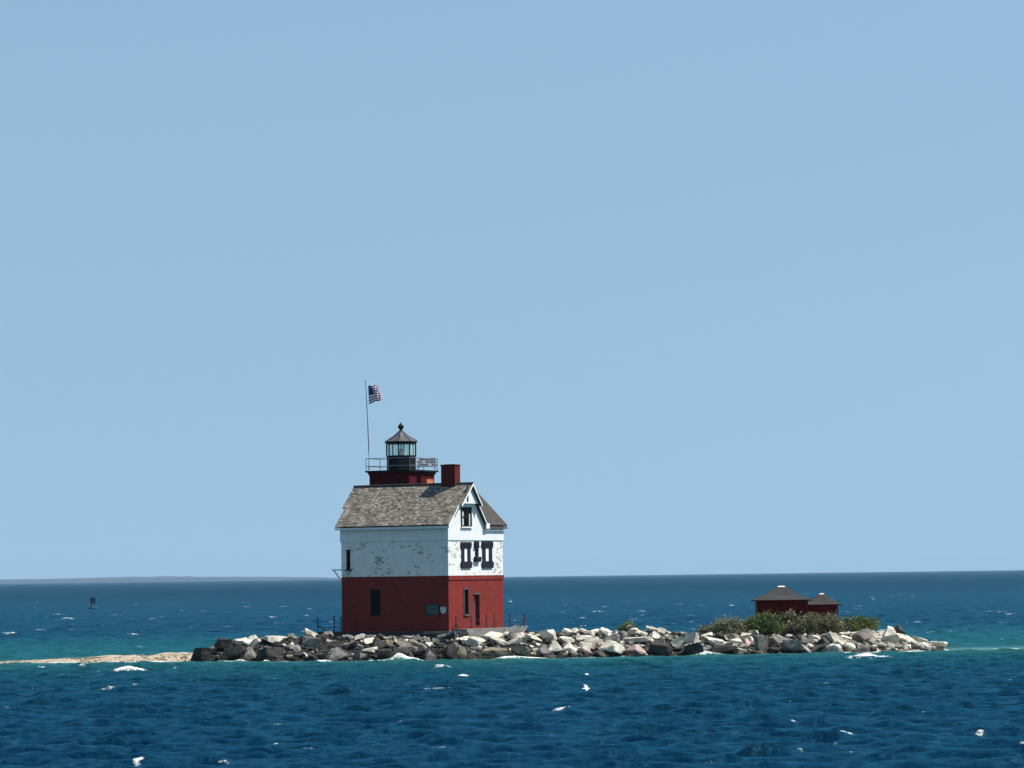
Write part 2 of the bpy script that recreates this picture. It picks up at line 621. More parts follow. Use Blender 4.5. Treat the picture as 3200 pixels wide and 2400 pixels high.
# ------------------------------------------------------------------ water
def make_water():
    t = NT('lake water')
    sh = t.n('ShaderNodeAttribute', attribute_name='shallow').outputs['Fac']
    sd = t.n('ShaderNodeAttribute', attribute_name='sandy').outputs['Fac']
    fo = t.n('ShaderNodeAttribute', attribute_name='foam').outputs['Fac']
    v = t.world()
    big = t.noise(t.world((0.012, 0.004, 1)), 1.0, 4, 0.6)
    mid = t.noise(t.world((0.62, 0.26, 1)), 1.0, 4, 0.62)
    fin = t.noise(t.world((2.3, 0.85, 1)), 1.0, 3, 0.55)
    deep = t.mix(t.ramp(big, [(0.35, 0.0), (0.7, 1.0)]), (0.0006, 0.0170, 0.040), (0.0008, 0.0225, 0.048))
    deep = t.mix(t.ramp(mid, [(0.44, 0.0), (0.62, 0.8)]), deep, (0.0002, 0.0090, 0.024))  # dark wave faces put into the base colour
    deep = t.mix(t.ramp(fin, [(0.48, 0.0), (0.70, 0.55)]), deep, (0.0070, 0.0440, 0.073))  # pale wave glints put into the base colour
    co0 = t.n('ShaderNodeAttribute', attribute_name='coarse').outputs['Fac']
    strk = t.noise(t.world((0.10, 0.016, 1)), 1.0, 5, 0.65)
    fars = t.math('MULTIPLY', co0, t.ramp(strk, [(0.42, 0.0), (0.60, 0.75)]))
    deep = t.mix(fars, deep, (0.0003, 0.0100, 0.026))  # dark side of far waves painted as streaks
    lite = t.math('MULTIPLY', co0, t.ramp(strk, [(0.30, 0.6), (0.42, 0.0)]))
    deep = t.mix(lite, deep, (0.012, 0.050, 0.078))  # light side of far waves painted as streaks
    c = t.mix(sh, deep, (0.011, 0.082, 0.078))
    c = t.mix(sd, c, (0.10, 0.165, 0.128))
    n1 = t.noise(t.world((1.0, 0.7, 1)), 1.1, 7, 0.66)
    n2 = t.noise(t.world((1.0, 0.7, 1)), 4.2, 4, 0.6)
    n3 = t.noise(t.world((1.0, 0.6, 1)), 0.22, 5, 0.6)
    h = t.math('ADD', t.math('MULTIPLY', n1, 0.20), t.math('MULTIPLY', n2, 0.022))
    h = t.math('ADD', h, t.math('MULTIPLY', n3, 0.35))
    nm = t.bump(h, 1.0, 1.0)
    # foam broken up by noise
    fn = t.noise(t.world((1.0, 0.5, 1.0)), 4.2, 6, 0.72)
    fm = t.math('ADD', fo, t.math('MULTIPLY', t.math('SUBTRACT', fn, 0.5), 1.9))
    fm = t.ramp(fm, [(0.40, 0.0), (0.82, 1.0)])
    fm = t.math('MULTIPLY', fm, t.ramp(fo, [(0.03, 0.0), (0.2, 1.0)]))
    c = t.mix(fm, c, (0.72, 0.75, 0.72))
    co = t.n('ShaderNodeAttribute', attribute_name='coarse').outputs['Fac']
    rg = t.math('ADD', t.math('ADD', 0.15, t.math('MULTIPLY', co, 0.30)), t.math('MULTIPLY', fm, 0.4))
    t.t.nodes.remove(t.b)
    df = t.n('ShaderNodeBsdfDiffuse')
    t.l(c, df.inputs['Color'])
    t.l(nm, df.inputs['Normal'])
    gl = t.n('ShaderNodeBsdfGlossy')
    gl.inputs['Color'].default_value = (0.25, 0.74, 0.95, 1)
    t.l(rg, gl.inputs['Roughness'])
    t.l(nm, gl.inputs['Normal'])
    fr = t.n('ShaderNodeFresnel')
    fr.inputs['IOR'].default_value = 1.33
    t.l(nm, fr.inputs['Normal'])
    k = t.math('MULTIPLY', t.math('MULTIPLY', fr.outputs[0], t.math('SUBTRACT', WATER_GLOSS, t.math('MULTIPLY', co, WATER_GLOSS * 0.76))), t.math('SUBTRACT', 1.0, fm))
    mx = t.n('ShaderNodeMixShader')
    t.l(k, mx.inputs[0])
    t.l(df.outputs[0], mx.inputs[1])
    t.l(gl.outputs[0], mx.inputs[2])
    t.l(mx.outputs[0], t.out.inputs['Surface'])
    m = t.m
    return m


WATER_GLOSS = 0.5
M['water'] = make_water()

# breaking crests seen in the photograph: pixel centre, width px, strength
CAPS = [(405, 2102, 120, 1.0), (272, 2086, 62, .55), (330, 2158, 60, .35), (372, 2163, 28, .5), (420, 2143, 26, .3), (1365, 2160, 90, 1.0), (1448, 2117, 40, 1.0), (1740, 2222, 80, .55),
        (1832, 2114, 18, .6), (2572, 2143, 66, .9), (2468, 2197, 14, .6), (2662, 2312, 90, .9), (3062, 2300, 50, .6), (2700, 2062, 175, .8), (2040, 2239, 26, .6), (2098, 2248, 22, .4),
        (2347, 2250, 26, .5), (2482, 2259, 16, .5), (430, 2391, 40, .6), (824, 2389, 30, .7), (860, 2335, 26, .3), (3150, 2130, 22, .4), (190, 2160, 18, .4), (640, 2210, 26, .25),
        (1390, 2093, 90, .4), (118, 2092, 70, .45), (2930, 2325, 50, .25), (1130, 2170, 20, .3), (1000, 2075, 60, .6), (560, 2300, 30, .25), (1910, 2190, 30, .22), (2120, 2350, 40, .25)]
# surf and splashes on the shore: pixel centre, width px, height m
SURF = [(1005, 2074, 75, .12, 1.), (1180, 2068, 70, .10, 1.), (1235, 2062, 60, .25, 1.), (1262, 2052, 70, .22, 1.), (1292, 2056, 40, .15, 1.), (1246, 2050, 40, .26, .9), (1580, 2066, 90, .22, 1.), (1640, 2060, 120, .12, .9), (720, 2070, 50, .06, .7), (750, 2066, 40, .2, .8), (830, 2068, 24, .15, .9),
        (690, 2066, 30, .18, .8), (2168, 2050, 44, .2, 1.), (2190, 2044, 70, .30, .9), (2225, 2055, 60, .08, .6), (1930, 2060, 20, .1, .6), (2700, 2040, 150, .05, 1.), (2840, 2038, 130, .06, 1.), (2640, 2041, 80, .04, 1.),
        (1790, 2078, 60, .05, .4), (3165, 2028, 110, .08, .9), (450, 2072, 150, .06, 1.), (180, 2074, 170, .05, .9), (40, 2076, 120, .05, .8), (320, 2076, 90, .04, .6), (2480, 2038, 60, .03, .5), (2390, 2042, 50, .05, .5)]


def build_water():
    # rows: range from the viewer; columns: bearing
    rows = [0.5, 20, 32] + list(np.arange(40, 112, 0.6))
    r = 112.0
    while r < 31000:
        rows.append(r)
        if r < 300:
            r += 0.30
        elif r < 900:
            r *= 1.0016
        elif r < 3000:
            r *= 1.0042
        else:
            r *= 1.013
    rows[-1] = 30000.0
    rows = np.array(rows)
    inner = np.linspace(-R(10.2), R(10.2), 560)
    outer = np.concatenate([np.linspace(-math.pi, -R(32), 40), np.linspace(-R(31), -R(10.3), 170)])
    ang = np.concatenate([outer, inner, -outer[::-1]])
    A, Rr = np.meshgrid(ang, rows)
    X0 = Rr * np.sin(A)
    Y0 = Rr * np.cos(A)
    dr = np.gradient(rows)[:, None]
    da = np.gradient(ang)[None, :]
    sp = np.maximum(dr * 0.8, Rr * da * 1.0)
    # calmer close to the island
    fy = front_Y(X0)
    by = back_Y(X0)
    hh = crest_H(X0)
    onland = np.clip((hh + 0.15) / 0.3, 0, 1)
    dfront = fy - Y0
    dback = Y0 - by
    dist = np.maximum(np.maximum(dfront, dback), 0)
    side = np.maximum(np.maximum(X0 - 41, -55 - X0), 0)
    dist = np.hypot(dist, side)
    calm = 0.12 + 0.88 * smooth01(dist / 9.0)
    X, Y, Z = X0.copy(), Y0.copy(), np.zeros_like(X0)
    steep = np.zeros_like(X0)
    rg = np.random.default_rng(21)
    wind = R(-104)
    n = 64
    lams = np.exp(np.linspace(math.log(0.55), math.log(4.6), n)) * rg.uniform(0.93, 1.07, n)
    for lam in lams:
        th = wind + rg.normal(0, R(27))
        k = math.tau / lam
        amp = 0.0225 * lam ** 0.26 * rg.uniform(0.6, 1.4)
        if lam > 6:
            amp *= 0.8
        dx, dy = math.cos(th), math.sin(th)
        w = amp * calm * smooth01((lam - 2.0 * sp) / (2.5 * sp))
        ph = k * (dx * X0 + dy * Y0) + rg.uniform(0, math.tau)
        # wave groups
        g = 0.72 + 0.5 * np.sin(ph / rg.uniform(5, 9) + rg.uniform(0, 6)) * np.cos((dy * X0 - dx * Y0) * k / rg.uniform(5, 9) + rg.uniform(0, 6))
        w = w * g
        s, c = np.sin(ph), np.cos(ph)
        Z += w * c
        X -= 0.65 * w * dx * s
        Y -= 0.65 * w * dy * s
        steep += w * k * c
    coarse = smooth01(np.log(np.maximum(Rr, 1) / 220.0) / math.log(9.0))
    foam = np.zeros_like(X0)
    shal = np.zeros_like(X0)
    rg2 = np.random.default_rng(5)

    def stamp(cx, cy, wx, wy, hgt, st, taper=True):
        rsel = np.where((rows > math.hypot(cx, cy) - 6 * wy - 6) & (rows < math.hypot(cx, cy) + 6 * wy + 6))[0]
        if len(rsel) == 0:
            return
        a, b = rsel[0], rsel[-1] + 1
        a0 = math.atan2(cx, cy)
        da_ = 5 * wx / math.hypot(cx, cy)
        cs = np.where(np.abs(ang - a0) < da_ + 0.002)[0]
        if len(cs) == 0:
            return
        c, d = cs[0], cs[-1] + 1
        xx = (X0[a:b, c:d] - cx) / wx
        bow = 0.35 * wy * np.sin(xx * 2.1 + cx)
        yy = (Y0[a:b, c:d] - cy - bow) / wy
        e = np.exp(-(xx ** 4) - yy ** 2)
        foam[a:b, c:d] = np.maximum(foam[a:b, c:d], st * e)
        Z[a:b, c:d] += hgt * np.exp(-(xx ** 2) - yy ** 2)

    for px, py, w, st in CAPS:
        p = on_water(px, py)
        wx = w / F_PX * p.y / 2
        stamp(p.x, p.y, wx, max(0.5, 0.75 * wx), 0.28 * min(1.2, wx), 0.36 + 0.58 * st)
    for px, py, w, hgt, st in SURF:
        X_ = px_to_X(px, 278)
        Y_ = float(front_Y(X_)) - 0.35
        stamp(X_, Y_, w / F_PX * 278 / 2, 0.55 + hgt * 0.15, hgt, st)
    # distant whitecaps scattered by the wind
    for _ in range(600):
        rr = 300 * (9 ** rg2.uniform(0, 1))
        a_ = rg2.uniform(-R(10), R(10))
        cx, cy = rr * math.sin(a_), rr * math.cos(a_)
        if dist_to_land(cx, cy) < 12:
            continue
        wx = rg2.uniform(0.25, 1.0) * (1 + rr / 1500)
        stamp(cx, cy, wx, wx * rg2.uniform(0.4, 0.7) + rr / 600, 0.1 * wx, rg2.uniform(0.27, 0.66))
    for _ in range(260):
        rr = rg2.uniform(118, 262)
        a_ = rg2.uniform(-R(10), R(10))
        stamp(rr * math.sin(a_), rr * math.cos(a_), rg2.uniform(0.15, 0.5), 0.28, 0.03, rg2.uniform(0.22, 0.55))
    # surf line along the shore
    wob = 0.5 + 0.5 * np.sin(X0 * 0.9) * np.sin(X0 * 0.37 + 1) + 0.4 * np.sin(X0 * 2.3)
    line = np.exp(-((dfront - 0.25) / 0.5) ** 2) * np.clip(0.25 + 0.35 * wob, 0, 1) * onland
    line += np.exp(-((dback - 0.25) / 0.7) ** 2) * 0.25 * onland
    foam = np.maximum(foam, np.clip(line, 0, 1))
    # shoals: in front a narrow band, behind the island a broad one
    inx = smooth01((X0 + 90) / 30) * smooth01((110 - X0) / 30)
    shal = np.exp(-np.clip(dfront, 0, None) / 26.0) * 0.95 * (dfront > -1) * inx
    behind = smooth01((455 - Y0) / 150) * (dfront <= -1) * 0.62
    shal = np.maximum(shal, behind)
    shal = np.maximum(shal, np.exp(-np.clip(dback, 0, None) / 14) * 0.85 * (dback > -1))
    lowbar = np.clip((0.45 - hh) / 0.5, 0, 1)
    sand = np.exp(-np.clip(dfront, 0, None) / 5.0) * (dfront > -1) * (0.32 + 0.4 * lowbar) * inx
    sand = np.maximum(sand, np.exp(-np.clip(dback, 0, None) / 2.5) * (dback > -1) * 0.5 * inx)
    bar = np.exp(-(((Y0 - 287) / 5.0) ** 2)) * smooth01((X0 - 34) / 5) * 0.75
    sand = np.maximum(sand, bar)
    # the open bar at right lets short waves break on it
    foam = np.maximum(foam, bar * 0.42 * (0.5 + 0.5 * np.sin(X0 * 3.1 + Y0 * 2.2)))
    o = mesh_grid('water', X, Y, Z, M['water'], True, {'coarse': coarse, 'foam': np.clip(foam, 0, 1), 'shallow': np.clip(shal, 0, 1), 'sandy': np.clip(sand, 0, 1)})
    return o


def dist_to_land(x, y):
    f, b = float(front_Y(x)), float(back_Y(x))
    d = max(f - y, y - b, 0)
    s = max(x - 41, -55 - x, 0)
    return math.hypot(d, s)


build_water()

# ------------------------------------------------------------------ lighthouse
TH = R(30.5)
P0 = at(1403, 1968, 278.0)
house = empty('lighthouse', P0, -TH)
tag(house, 'red and white lighthouse house with shingle roof and black lantern', 'lighthouse')
ux = Vector((math.cos(TH), -math.sin(TH), 0))     # local x (right wall normal)
uy = Vector((math.sin(TH), math.cos(TH), 0))      # local y
L, W = 10.35, 8.7


def loc(p):
    q = p - P0
    return q.dot(ux), q.dot(uy), q.z


def left(px, py, off=0.0):        # point on the shaded wall (y = off): local x, z
    x, y, z = loc(on_plane(px, py, P0 + uy * off, uy))
    return x, z


def right(px, py, off=0.0):       # point on the sunlit wall (x = off): local y, z
    x, y, z = loc(on_plane(px, py, P0 + ux * off, ux))
    return y, z


zRW = left(1403, 1799)[1]
zST = left(1403, 1688)[1]
zEV = left(1403, 1638)[1]
zRG = loc(on_plane(1462, 1514, P0 + ux * 0.35, ux))[2]
YR = 3.0                           # ridge line
YG = 5.75                          # far foot of the gable


def lrect(x0, y0, x1, y1):
    a, b = left(x0, y0), left(x1, y1)
    return min(a[0], b[0]), max(a[0], b[0]), min(a[1], b[1]), max(a[1], b[1])


def rrect(x0, y0, x1, y1):
    a, b = right(x0, y0), right(x1, y1)
    return min(a[0], b[0]), max(a[0], b[0]), min(a[1], b[1]), max(a[1], b[1])


PL = lambda a, z, d: (a, d, z)                 # shaded wall, recess goes +y
PR = lambda a, z, d: (-d, a, z)                # sunlit wall, recess goes -x

lw_up = lrect(1081, 1718, 1095, 1780)
lw_dn = lrect(1157, 1842, 1190, 1925)
r_door = rrect(1481.5, 1858, 1499.5, 1957)
r_slit = rrect(1450, 1842, 1463.5, 1919)

# red masonry storey
mb = MB()
wall_face(mb, [(*lw_dn, 0.25)], (-L, 0, -0.4, zRW), PL)
wall_face(mb, [(*r_door, 0.42), (*r_slit, 0.3)], (0, W, -0.4, zRW), PR)
mb.poly([(-L, 0, -0.4), (-L, 0, zRW), (-L, W, zRW), (-L, W, -0.4)])
mb.poly([(-L, W, -0.4), (-L, W, zRW), (0, W, zRW), (0, W, -0.4)])
mb.build('lower_wall', M['red_paint'], house)['label'] = 'red painted masonry storey'
# belt under the white storey
mb = MB()
bz0 = right(1500, 1811)[1]
mb.box(0.0, 0.06, -0.02, W + 0.06, bz0, zRW - 0.01)
mb.build('belt_course', M['red_paint'], house)

# white storey
win_a = rrect(1440.5, 1696, 1470, 1772)
win_b = rrect(1506, 1694, 1537.5, 1772)
mb = MB()
wall_face(mb, [(*lw_up, 0.22)], (-L, 0, zRW, zST), PL)
wall_face(mb, [(*win_a, 0.12), (*win_b, 0.12)], (0, W, zRW, zST), PR)
mb.poly([(-L, 0, zRW), (-L, 0, zST), (-L, W, zST), (-L, W, zRW)])
mb.poly([(-L, W, zRW), (-L, W, zST), (0, W, zST), (0, W, zRW)])
mb.build('upper_wall', M['white_rough'], house)['label'] = 'white wall with peeling paint'

# boarded band under the eaves and the gable ends
E = 0.07
mb = MB()
zt = zEV + 0.12
mb.poly([(-L - E, -E, zST), (E, -E, zST), (E, -E, zt), (-L - E, -E, zt)])
mb.poly([(E, -E, zST), (E, W + E, zST), (E, W + E, zt), (E, -E, zt)])
mb.poly([(-L - E, -E, zST), (-L - E, -E, zt), (-L - E, W + E, zt), (-L - E, W + E, zST)])
mb.poly([(-L - E, W + E, zST), (-L - E, W + E, zt), (E, W + E, zt), (E, W + E, zST)])
mb.poly([(-L - E, -E, zST), (E, -E, zST), (E, W + E, zST), (-L - E, W + E, zST)])
mb.build('frieze', M['white_smooth'], house)['label'] = 'smooth grey white band under the eaves'

gw = rrect(1437.5, 1584, 1470, 1646)
zJ = right(1460, 1574)[1]               # bottom of the jettied gable peak
JX = 0.34                               # how far the peak juts out


def rake_y(z, near=True):
    f = (zRG - z) / (zRG - zEV)
    return YR - f * (YR + 0.02) if near else YR + f * (YG - YR - 0.1)


for sx, x in ((1, E), (-1, -L - E)):
    mb = MB()
    pts = [(x, rake_y(zt), zt), (x, rake_y(zt, False), zt), (x, YR, zRG - 0.05)]
    mb.prism(pts, (-0.2 * sx, 0, 0))
    mb.build('gable_wall', M['white_smooth'], house)
for sx, x in ((1, E), (-1, -L - E)):
    mb = MB()
    pts = [(x + JX * sx, rake_y(zJ) + .05, zJ), (x + JX * sx, rake_y(zJ, False) - .05, zJ), (x + JX * sx, YR, zRG - 0.04)]
    mb.prism(pts, (-(JX - 0.02) * sx, 0, 0))
    mb.build('gable_peak', M['white_smooth'], house)['label'] = 'jutting white gable peak over the attic window'
mb = MB()
vy = right(1461, 1550, E + JX)[0]
vz0, vz1 = right(1461, 1567, E + JX)[1], right(1461, 1540, E + JX)[1]
xj = E + JX
mb.prism([(xj + .03, vy - .10, vz0), (xj + .03, vy + .10, vz0), (xj + .03, vy + .12, vz1), (xj + .03, vy + .30, vz1 + .02), (xj + .03, vy, vz1 + .75), (xj + .03, vy - .28, vz1 + .02), (xj + .03, vy - .12, vz1)], (-0.05, 0, 0))  # lower slot is the vent, triangle above paints the rake's shadow
mb.build('gable_vent_shade', M['trim_dark'], house)

# roofs (slabs with UVs in metres)
OV = 0.42
TK = 0.13
kick = 0.0
rise = zRG - zEV
zL = zEV - 0.02


def slab(mb, pts, u_axis, mi=0):
    pts = [Vector(p) for p in pts]
    nrm = (pts[1] - pts[0]).cross(pts[2] - pts[0]).normalized()
    if nrm.z < 0:
        nrm = -nrm
    ua = Vector(u_axis)
    va = nrm.cross(ua)
    uvs = [(p.dot(ua), p.dot(va)) for p in pts]
    mb.prism(pts, -nrm * TK, mi, uvs, 1)


xa, xb = -L - 0.36, 0.36
xaj, xbj = xa - JX + 0.05, xb + JX - 0.05
zJl = zJ - 0.12
yn0, yf0 = -OV, YG
ynJ = YR - (zRG + .1 - zJl) / (zRG + .1 - zL) * (YR + OV)
yfJ = YR + (zRG + .1 - zJl) / (zRG + .1 - zL) * (YG - YR)
zRr = zRG + 0.1
mb = MB()
slab(mb, [(xa, yn0, zL), (xb, yn0, zL), (xb, ynJ, zJl), (xbj, ynJ, zJl), (xbj, YR, zRr), (xaj, YR, zRr), (xaj, ynJ, zJl), (xa, ynJ, zJl)], (1, 0, 0))
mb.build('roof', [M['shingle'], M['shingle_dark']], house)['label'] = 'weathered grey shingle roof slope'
# far slope of the gable roof, and the cross wing whose slope faces the sunlit side
XB = -3.1
mb = MB()
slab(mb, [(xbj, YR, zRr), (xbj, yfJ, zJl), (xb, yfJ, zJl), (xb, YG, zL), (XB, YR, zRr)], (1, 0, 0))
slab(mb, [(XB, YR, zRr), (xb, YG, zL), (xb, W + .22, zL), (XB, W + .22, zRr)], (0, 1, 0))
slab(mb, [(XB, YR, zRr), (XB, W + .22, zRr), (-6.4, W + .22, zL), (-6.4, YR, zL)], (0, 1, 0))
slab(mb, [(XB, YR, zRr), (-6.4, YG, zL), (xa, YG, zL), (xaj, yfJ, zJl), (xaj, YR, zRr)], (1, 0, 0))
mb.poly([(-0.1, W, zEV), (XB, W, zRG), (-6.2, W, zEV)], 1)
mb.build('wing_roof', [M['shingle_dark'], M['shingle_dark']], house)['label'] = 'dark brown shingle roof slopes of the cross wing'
mb = MB()
mb.tube([(xaj, YR, zRr + .02), (-6.3, YR, zRr + .05), (-3, YR, zRr + .03), (xbj, YR, zRr + .02)], 0.09, 6)
mb.build('ridge_cap', M['shingle_dark'], house)

# white rake boards, fascia, cornice returns
mb = MB()
for (x, za, zb, ya, yb) in ((xbj + .02, zJl, zRr, ynJ, YR), (xbj + .02, zJl, zRr, yfJ, YR), (xb + .02, zL, zJl, yn0, ynJ), (xb + .02, zL, zJl, YG, yfJ)):
    d = 0.17
    mb.prism([(x, ya, za - .01), (x, yb, zb - .01), (x, yb, zb - d), (x, ya, za - d)], (-0.05, 0, 0))
mb.build('rake_board', M['trim_white'], house)
mb = MB()
mb.box(xb - .06, xb + .03, YG - .25, YG + .25, zL - .32, zL + .12)
mb.build('cornice_return', M['trim_white'], house)
mb = MB()
mb.box(xa, xb, -OV + .02, -OV + .07, zL - .30, zL - TK - .0)
mb.build('fascia', M['white_smooth'], house)
mb = MB()
mb.box(xb - .07, xb - .02, YG + .27, W + .22, zL - .32, zL - TK)
mb.build('fascia', M['shingle_dark'], house)

# chimney on the ridge
c0 = loc(on_plane(1378, 1470, P0 + uy * 2.75, uy))
c1 = loc(on_plane(1421, 1470, P0 + uy * 2.75, uy))
ctop = loc(on_plane(1400, 1455, P0 + uy * 2.75, uy))[2]
mb = MB()
mb.box(c0[0], c1[0], 2.75, 3.60, zRG - 1.0, ctop)
ch = mb.build('chimney', M['red_chimney'], house)
mb = MB()
mb.box(c0[0] - .05, c1[0] + .05, 2.70, 3.65, ctop, ctop + .09)
mb.build('chimney_cap', M['red_chimney'], ch)
mb = MB()
mb.box(c0[0] + .2, c1[0] - .2, 2.95, 3.4, ctop + .09, ctop + .12)
mb.build('flue', M['void'], ch)

# tower above the roof
TS = 3.95
TYC = 6.75
tcx = loc(on_plane(1256, 1490, P0 + uy * TYC, uy))[0]
zGal = loc(on_plane(1256, 1471, P0 + uy * TYC, uy))[2]
tx0, tx1, ty0, ty1 = tcx - TS / 2, tcx + TS / 2, TYC - TS / 2, TYC + TS / 2
mb = MB()
mb.box(tx0, tx1, ty0, ty1, zEV - 2, zGal - .22)
mb.hexa([(tx0, ty0, zGal - .45), (tx1, ty0, zGal - .45), (tx0, ty1, zGal - .45), (tx1, ty1, zGal - .45),
         (tx0 - .14, ty0 - .14, zGal - .14), (tx1 + .14, ty0 - .14, zGal - .14), (tx0 - .14, ty1 + .14, zGal - .14), (tx1 + .14, ty1 + .14, zGal - .14)])
tower = mb.build('tower', M['red_dark'], house)
tower['label'] = 'dark red square tower rising behind the ridge'
mb = MB()
mb.box(tx1 + .0, tx1 + .03, ty1 - 1.25, ty1 - .2, zGal - 1.35, zGal - .75)
mb.build('sun_patch', M['sun_patch_red'], tower)['label'] = 'orange patch of painted sunlight'  # sunlit spot below the gallery's shadow, added as a coloured patch
mb = MB()
GO = 0.26
mb.box(tx0 - GO, tx1 + GO, ty0 - GO, ty1 + GO, zGal - .14, zGal)
gallery = mb.build('gallery', M['black_metal'], house)
# railing, one panel a side
gx0, gx1, gy0, gy1 = tx0 - .2, tx1 + .2, ty0 - .2, ty1 + .2
rh = 1.02
corner = [(gx0, gy0), (gx1, gy0), (gx1, gy1), (gx0, gy1)]
for k in range(4):
    mb = MB()
    (ax, ay), (bx, by) = corner[k], corner[(k + 1) % 4]
    for z in (0.36, rh):
        mb.tube([(ax, ay, zGal + z), (bx, by, zGal + z)], 0.028, 6)
    for f in (0.0, 0.5):
        qx, qy = ax + (bx - ax) * f, ay + (by - ay) * f
        mb.tube([(qx, qy, zGal), (qx, qy, zGal + rh + .02)], 0.03, 6)
    mb.build('railing', M['rail'], gallery)

# lantern room: octagon
LR = 1.24
lc = (tcx - .05, TYC, 0)
zz = lambda y: loc(on_plane(1253, y, P0 + uy * TYC, uy))[2]
zg0, zg1, zrf, zap = zz(1424), zz(1388), zz(1380), zz(1347)
ph = math.pi / 8
mb = MB()
mb.lathe([(LR, zGal), (LR, zg0 - .06), (LR + .05, zg0 - .06), (LR + .05, zg0)], 8, lc, 0, ph)
lantern = mb.build('lantern_room', M['black_metal'], house)
lantern['label'] = 'black octagonal lantern room'
for k in range(8):
    w = ph + k * math.pi / 4
    w2 = w + math.pi / 4
    p = Vector((lc[0] + LR * math.cos(w), lc[1] + LR * math.sin(w), 0))
    q = Vector((lc[0] + LR * math.cos(w2), lc[1] + LR * math.sin(w2), 0))
    mb = MB()
    mb.tube([p + Vector((0, 0, zg0)), p + Vector((0, 0, zg1))], 0.065, 6)
    mb.build('glazing_bar', M['black_metal'], lantern)
    mb = MB()
    e = (q - p) * 0.03
    i_ = (Vector(lc) - (p + q) / 2).normalized() * .02
    i_.z = 0
    mb.poly([p + e + i_ + Vector((0, 0, zg0)), q - e + i_ + Vector((0, 0, zg0)), q - e + i_ + Vector((0, 0, zg1)), p + e + i_ + Vector((0, 0, zg1))])
    mb.build('pane', M['glass'], lantern)
mb = MB()
mb.lathe([(LR, zg1), (LR + .08, zg1 + .05), (LR + .08, zrf - .1), (LR + .17, zrf - .06), (LR + .17, zrf)], 8, lc, 0, ph)
mb.build('lantern_cornice', M['black_metal'], lantern)
mb = MB()
mb.lathe([(LR + .15, zrf), (0.62, zrf + (zap - zrf) * .52), (0.12, zap + .02)], 8, lc, 0, ph)
for k in range(8):
    w = ph + k * math.pi / 4
    mb.tube([(lc[0] + (LR + .15) * math.cos(w), lc[1] + (LR + .15) * math.sin(w), zrf + .01), (lc[0] + .62 * math.cos(w), lc[1] + .62 * math.sin(w), zrf + (zap - zrf) * .52 + .01), (lc[0] + .12 * math.cos(w), lc[1] + .12 * math.sin(w), zap + .02)], 0.03, 5, 1)
mb.build('dome', [M['dome'], M['black_metal']], lantern)
zb = zz(1334)
mb = MB()
prof = [(0.13, zap - .02), (0.10, zb - .34), (0.14, zb - .26)]
for k in range(1, 10):
    a = -math.pi / 2 + math.pi * k / 10
    prof.append((0.25 * math.cos(a), zb + .25 * math.sin(a)))
prof += [(0.06, zb + .27), (0.02, zz(1319))]
mb.lathe(prof, 14, lc)
mb.build('finial', M['black_metal'], lantern, True)
mb = MB()
mb.lathe([(0.10, zg0 - .1), (0.16, zg0 + .05), (0.2, zg0 + .3), (0.12, zg0 + .5), (0.06, zg0 + .6), (0.05, zg1)], 12, lc)
mb.build('lamp', M['lens'], lantern, True)

# windows and door
xa_, xb_, za_, zb_ = lw_up
mb = MB()
mb.box(xa_ + .02, xb_ - .02, 0.10, 0.14, za_ + .02, zb_ - .02)
w = mb.build('window', M['void'], house)
mb = MB()
mb.box(xa_ - .10, xb_ + .14, -.06, .09, za_ - .10, za_ - .003)
mb.build('sill', M['trim_dark'], w)
xa_, xb_, za_, zb_ = lw_dn
mb = MB()
mb.box(xa_ + .05, xb_ - .05, .14, .18, za_ + .05, zb_ - .05)
w = mb.build('window', M['void'], house)
mb = MB()
for a, b, c, d in ((xa_, xa_ + .09, za_, zb_), (xb_ - .09, xb_, za_, zb_), (xa_ + .09, xb_ - .09, zb_ - .09, zb_), (xa_ + .09, xb_ - .09, za_, za_ + .09)):
    mb.box(a + .003, b - .003, .03, .13, c + .003, d - .003)
mb.build('frame', M['trim_dark'], w)

for rc, slit in ((win_a, rrect(1450, 1713, 1459, 1759)), (win_b, rrect(1516.5, 1712, 1526, 1758))):
    a, b, c, d = rc
    s0, s1, t0, t1 = slit
    mb = MB()
    mb.box(-.08, .035, a + .01, b - .01, c + .01, d - .01)
    w = mb.build('window', M['trim_white'], house)
    for k0, k1 in ((a + .004, s0), (s1, b - .004)):
        mb = MB()
        mb.box(.003, .05, k0, k1, c + .16, d - .16)
        n = 9
        mb.build('shutter', M['trim_dark'], w)
    mb = MB()
    hz = t1 - .02
    mb.box(-.05, .09, a - .10, b + .10, hz, d + .06)
    mb.box(-.05, .13, a - .14, b + .14, hz + .28, hz + .34)
    mb.build('lintel', M['trim_dark'], w)
    mb = MB()
    mb.prism([(.12, a - .16, t0 + .02 - .08), (.12, a - .02, t0 + .1 + .02), (.12, b + .02, t0 + .12), (.12, b + .16, t0 - .06), (.12, b + .04, c - .08), (.12, a - .04, c - .08)], (-.17, 0, 0))
    mb.build('sill', M['trim_dark'], w)

mb = MB()
for q in ((1481, 1692, 1493, 1711), (1485, 1711.2, 1491, 1739.5)):
    a, b, c, d = rrect(*q)
    mb.box(.003, .16, a, b, c, d)
a, b, c, d = rrect(1479.5, 1707, 1497, 1711)
mb.box(.003, .19, a, b, c, d - .02)
a, b, c, d = rrect(1479.5, 1740, 1498, 1756)
m_ = (a + b) / 2
mb.prism([(.24, a + .06, d), (.24, b - .06, d), (.24, b, d - .14), (.24, b - .12, c), (.24, a + .12, c), (.24, a, d - .14)], (-.236, 0, 0))
mb.build('wall_bracket', M['trim_dark'], house)['label'] = 'dark vase shaped bracket between the two windows'

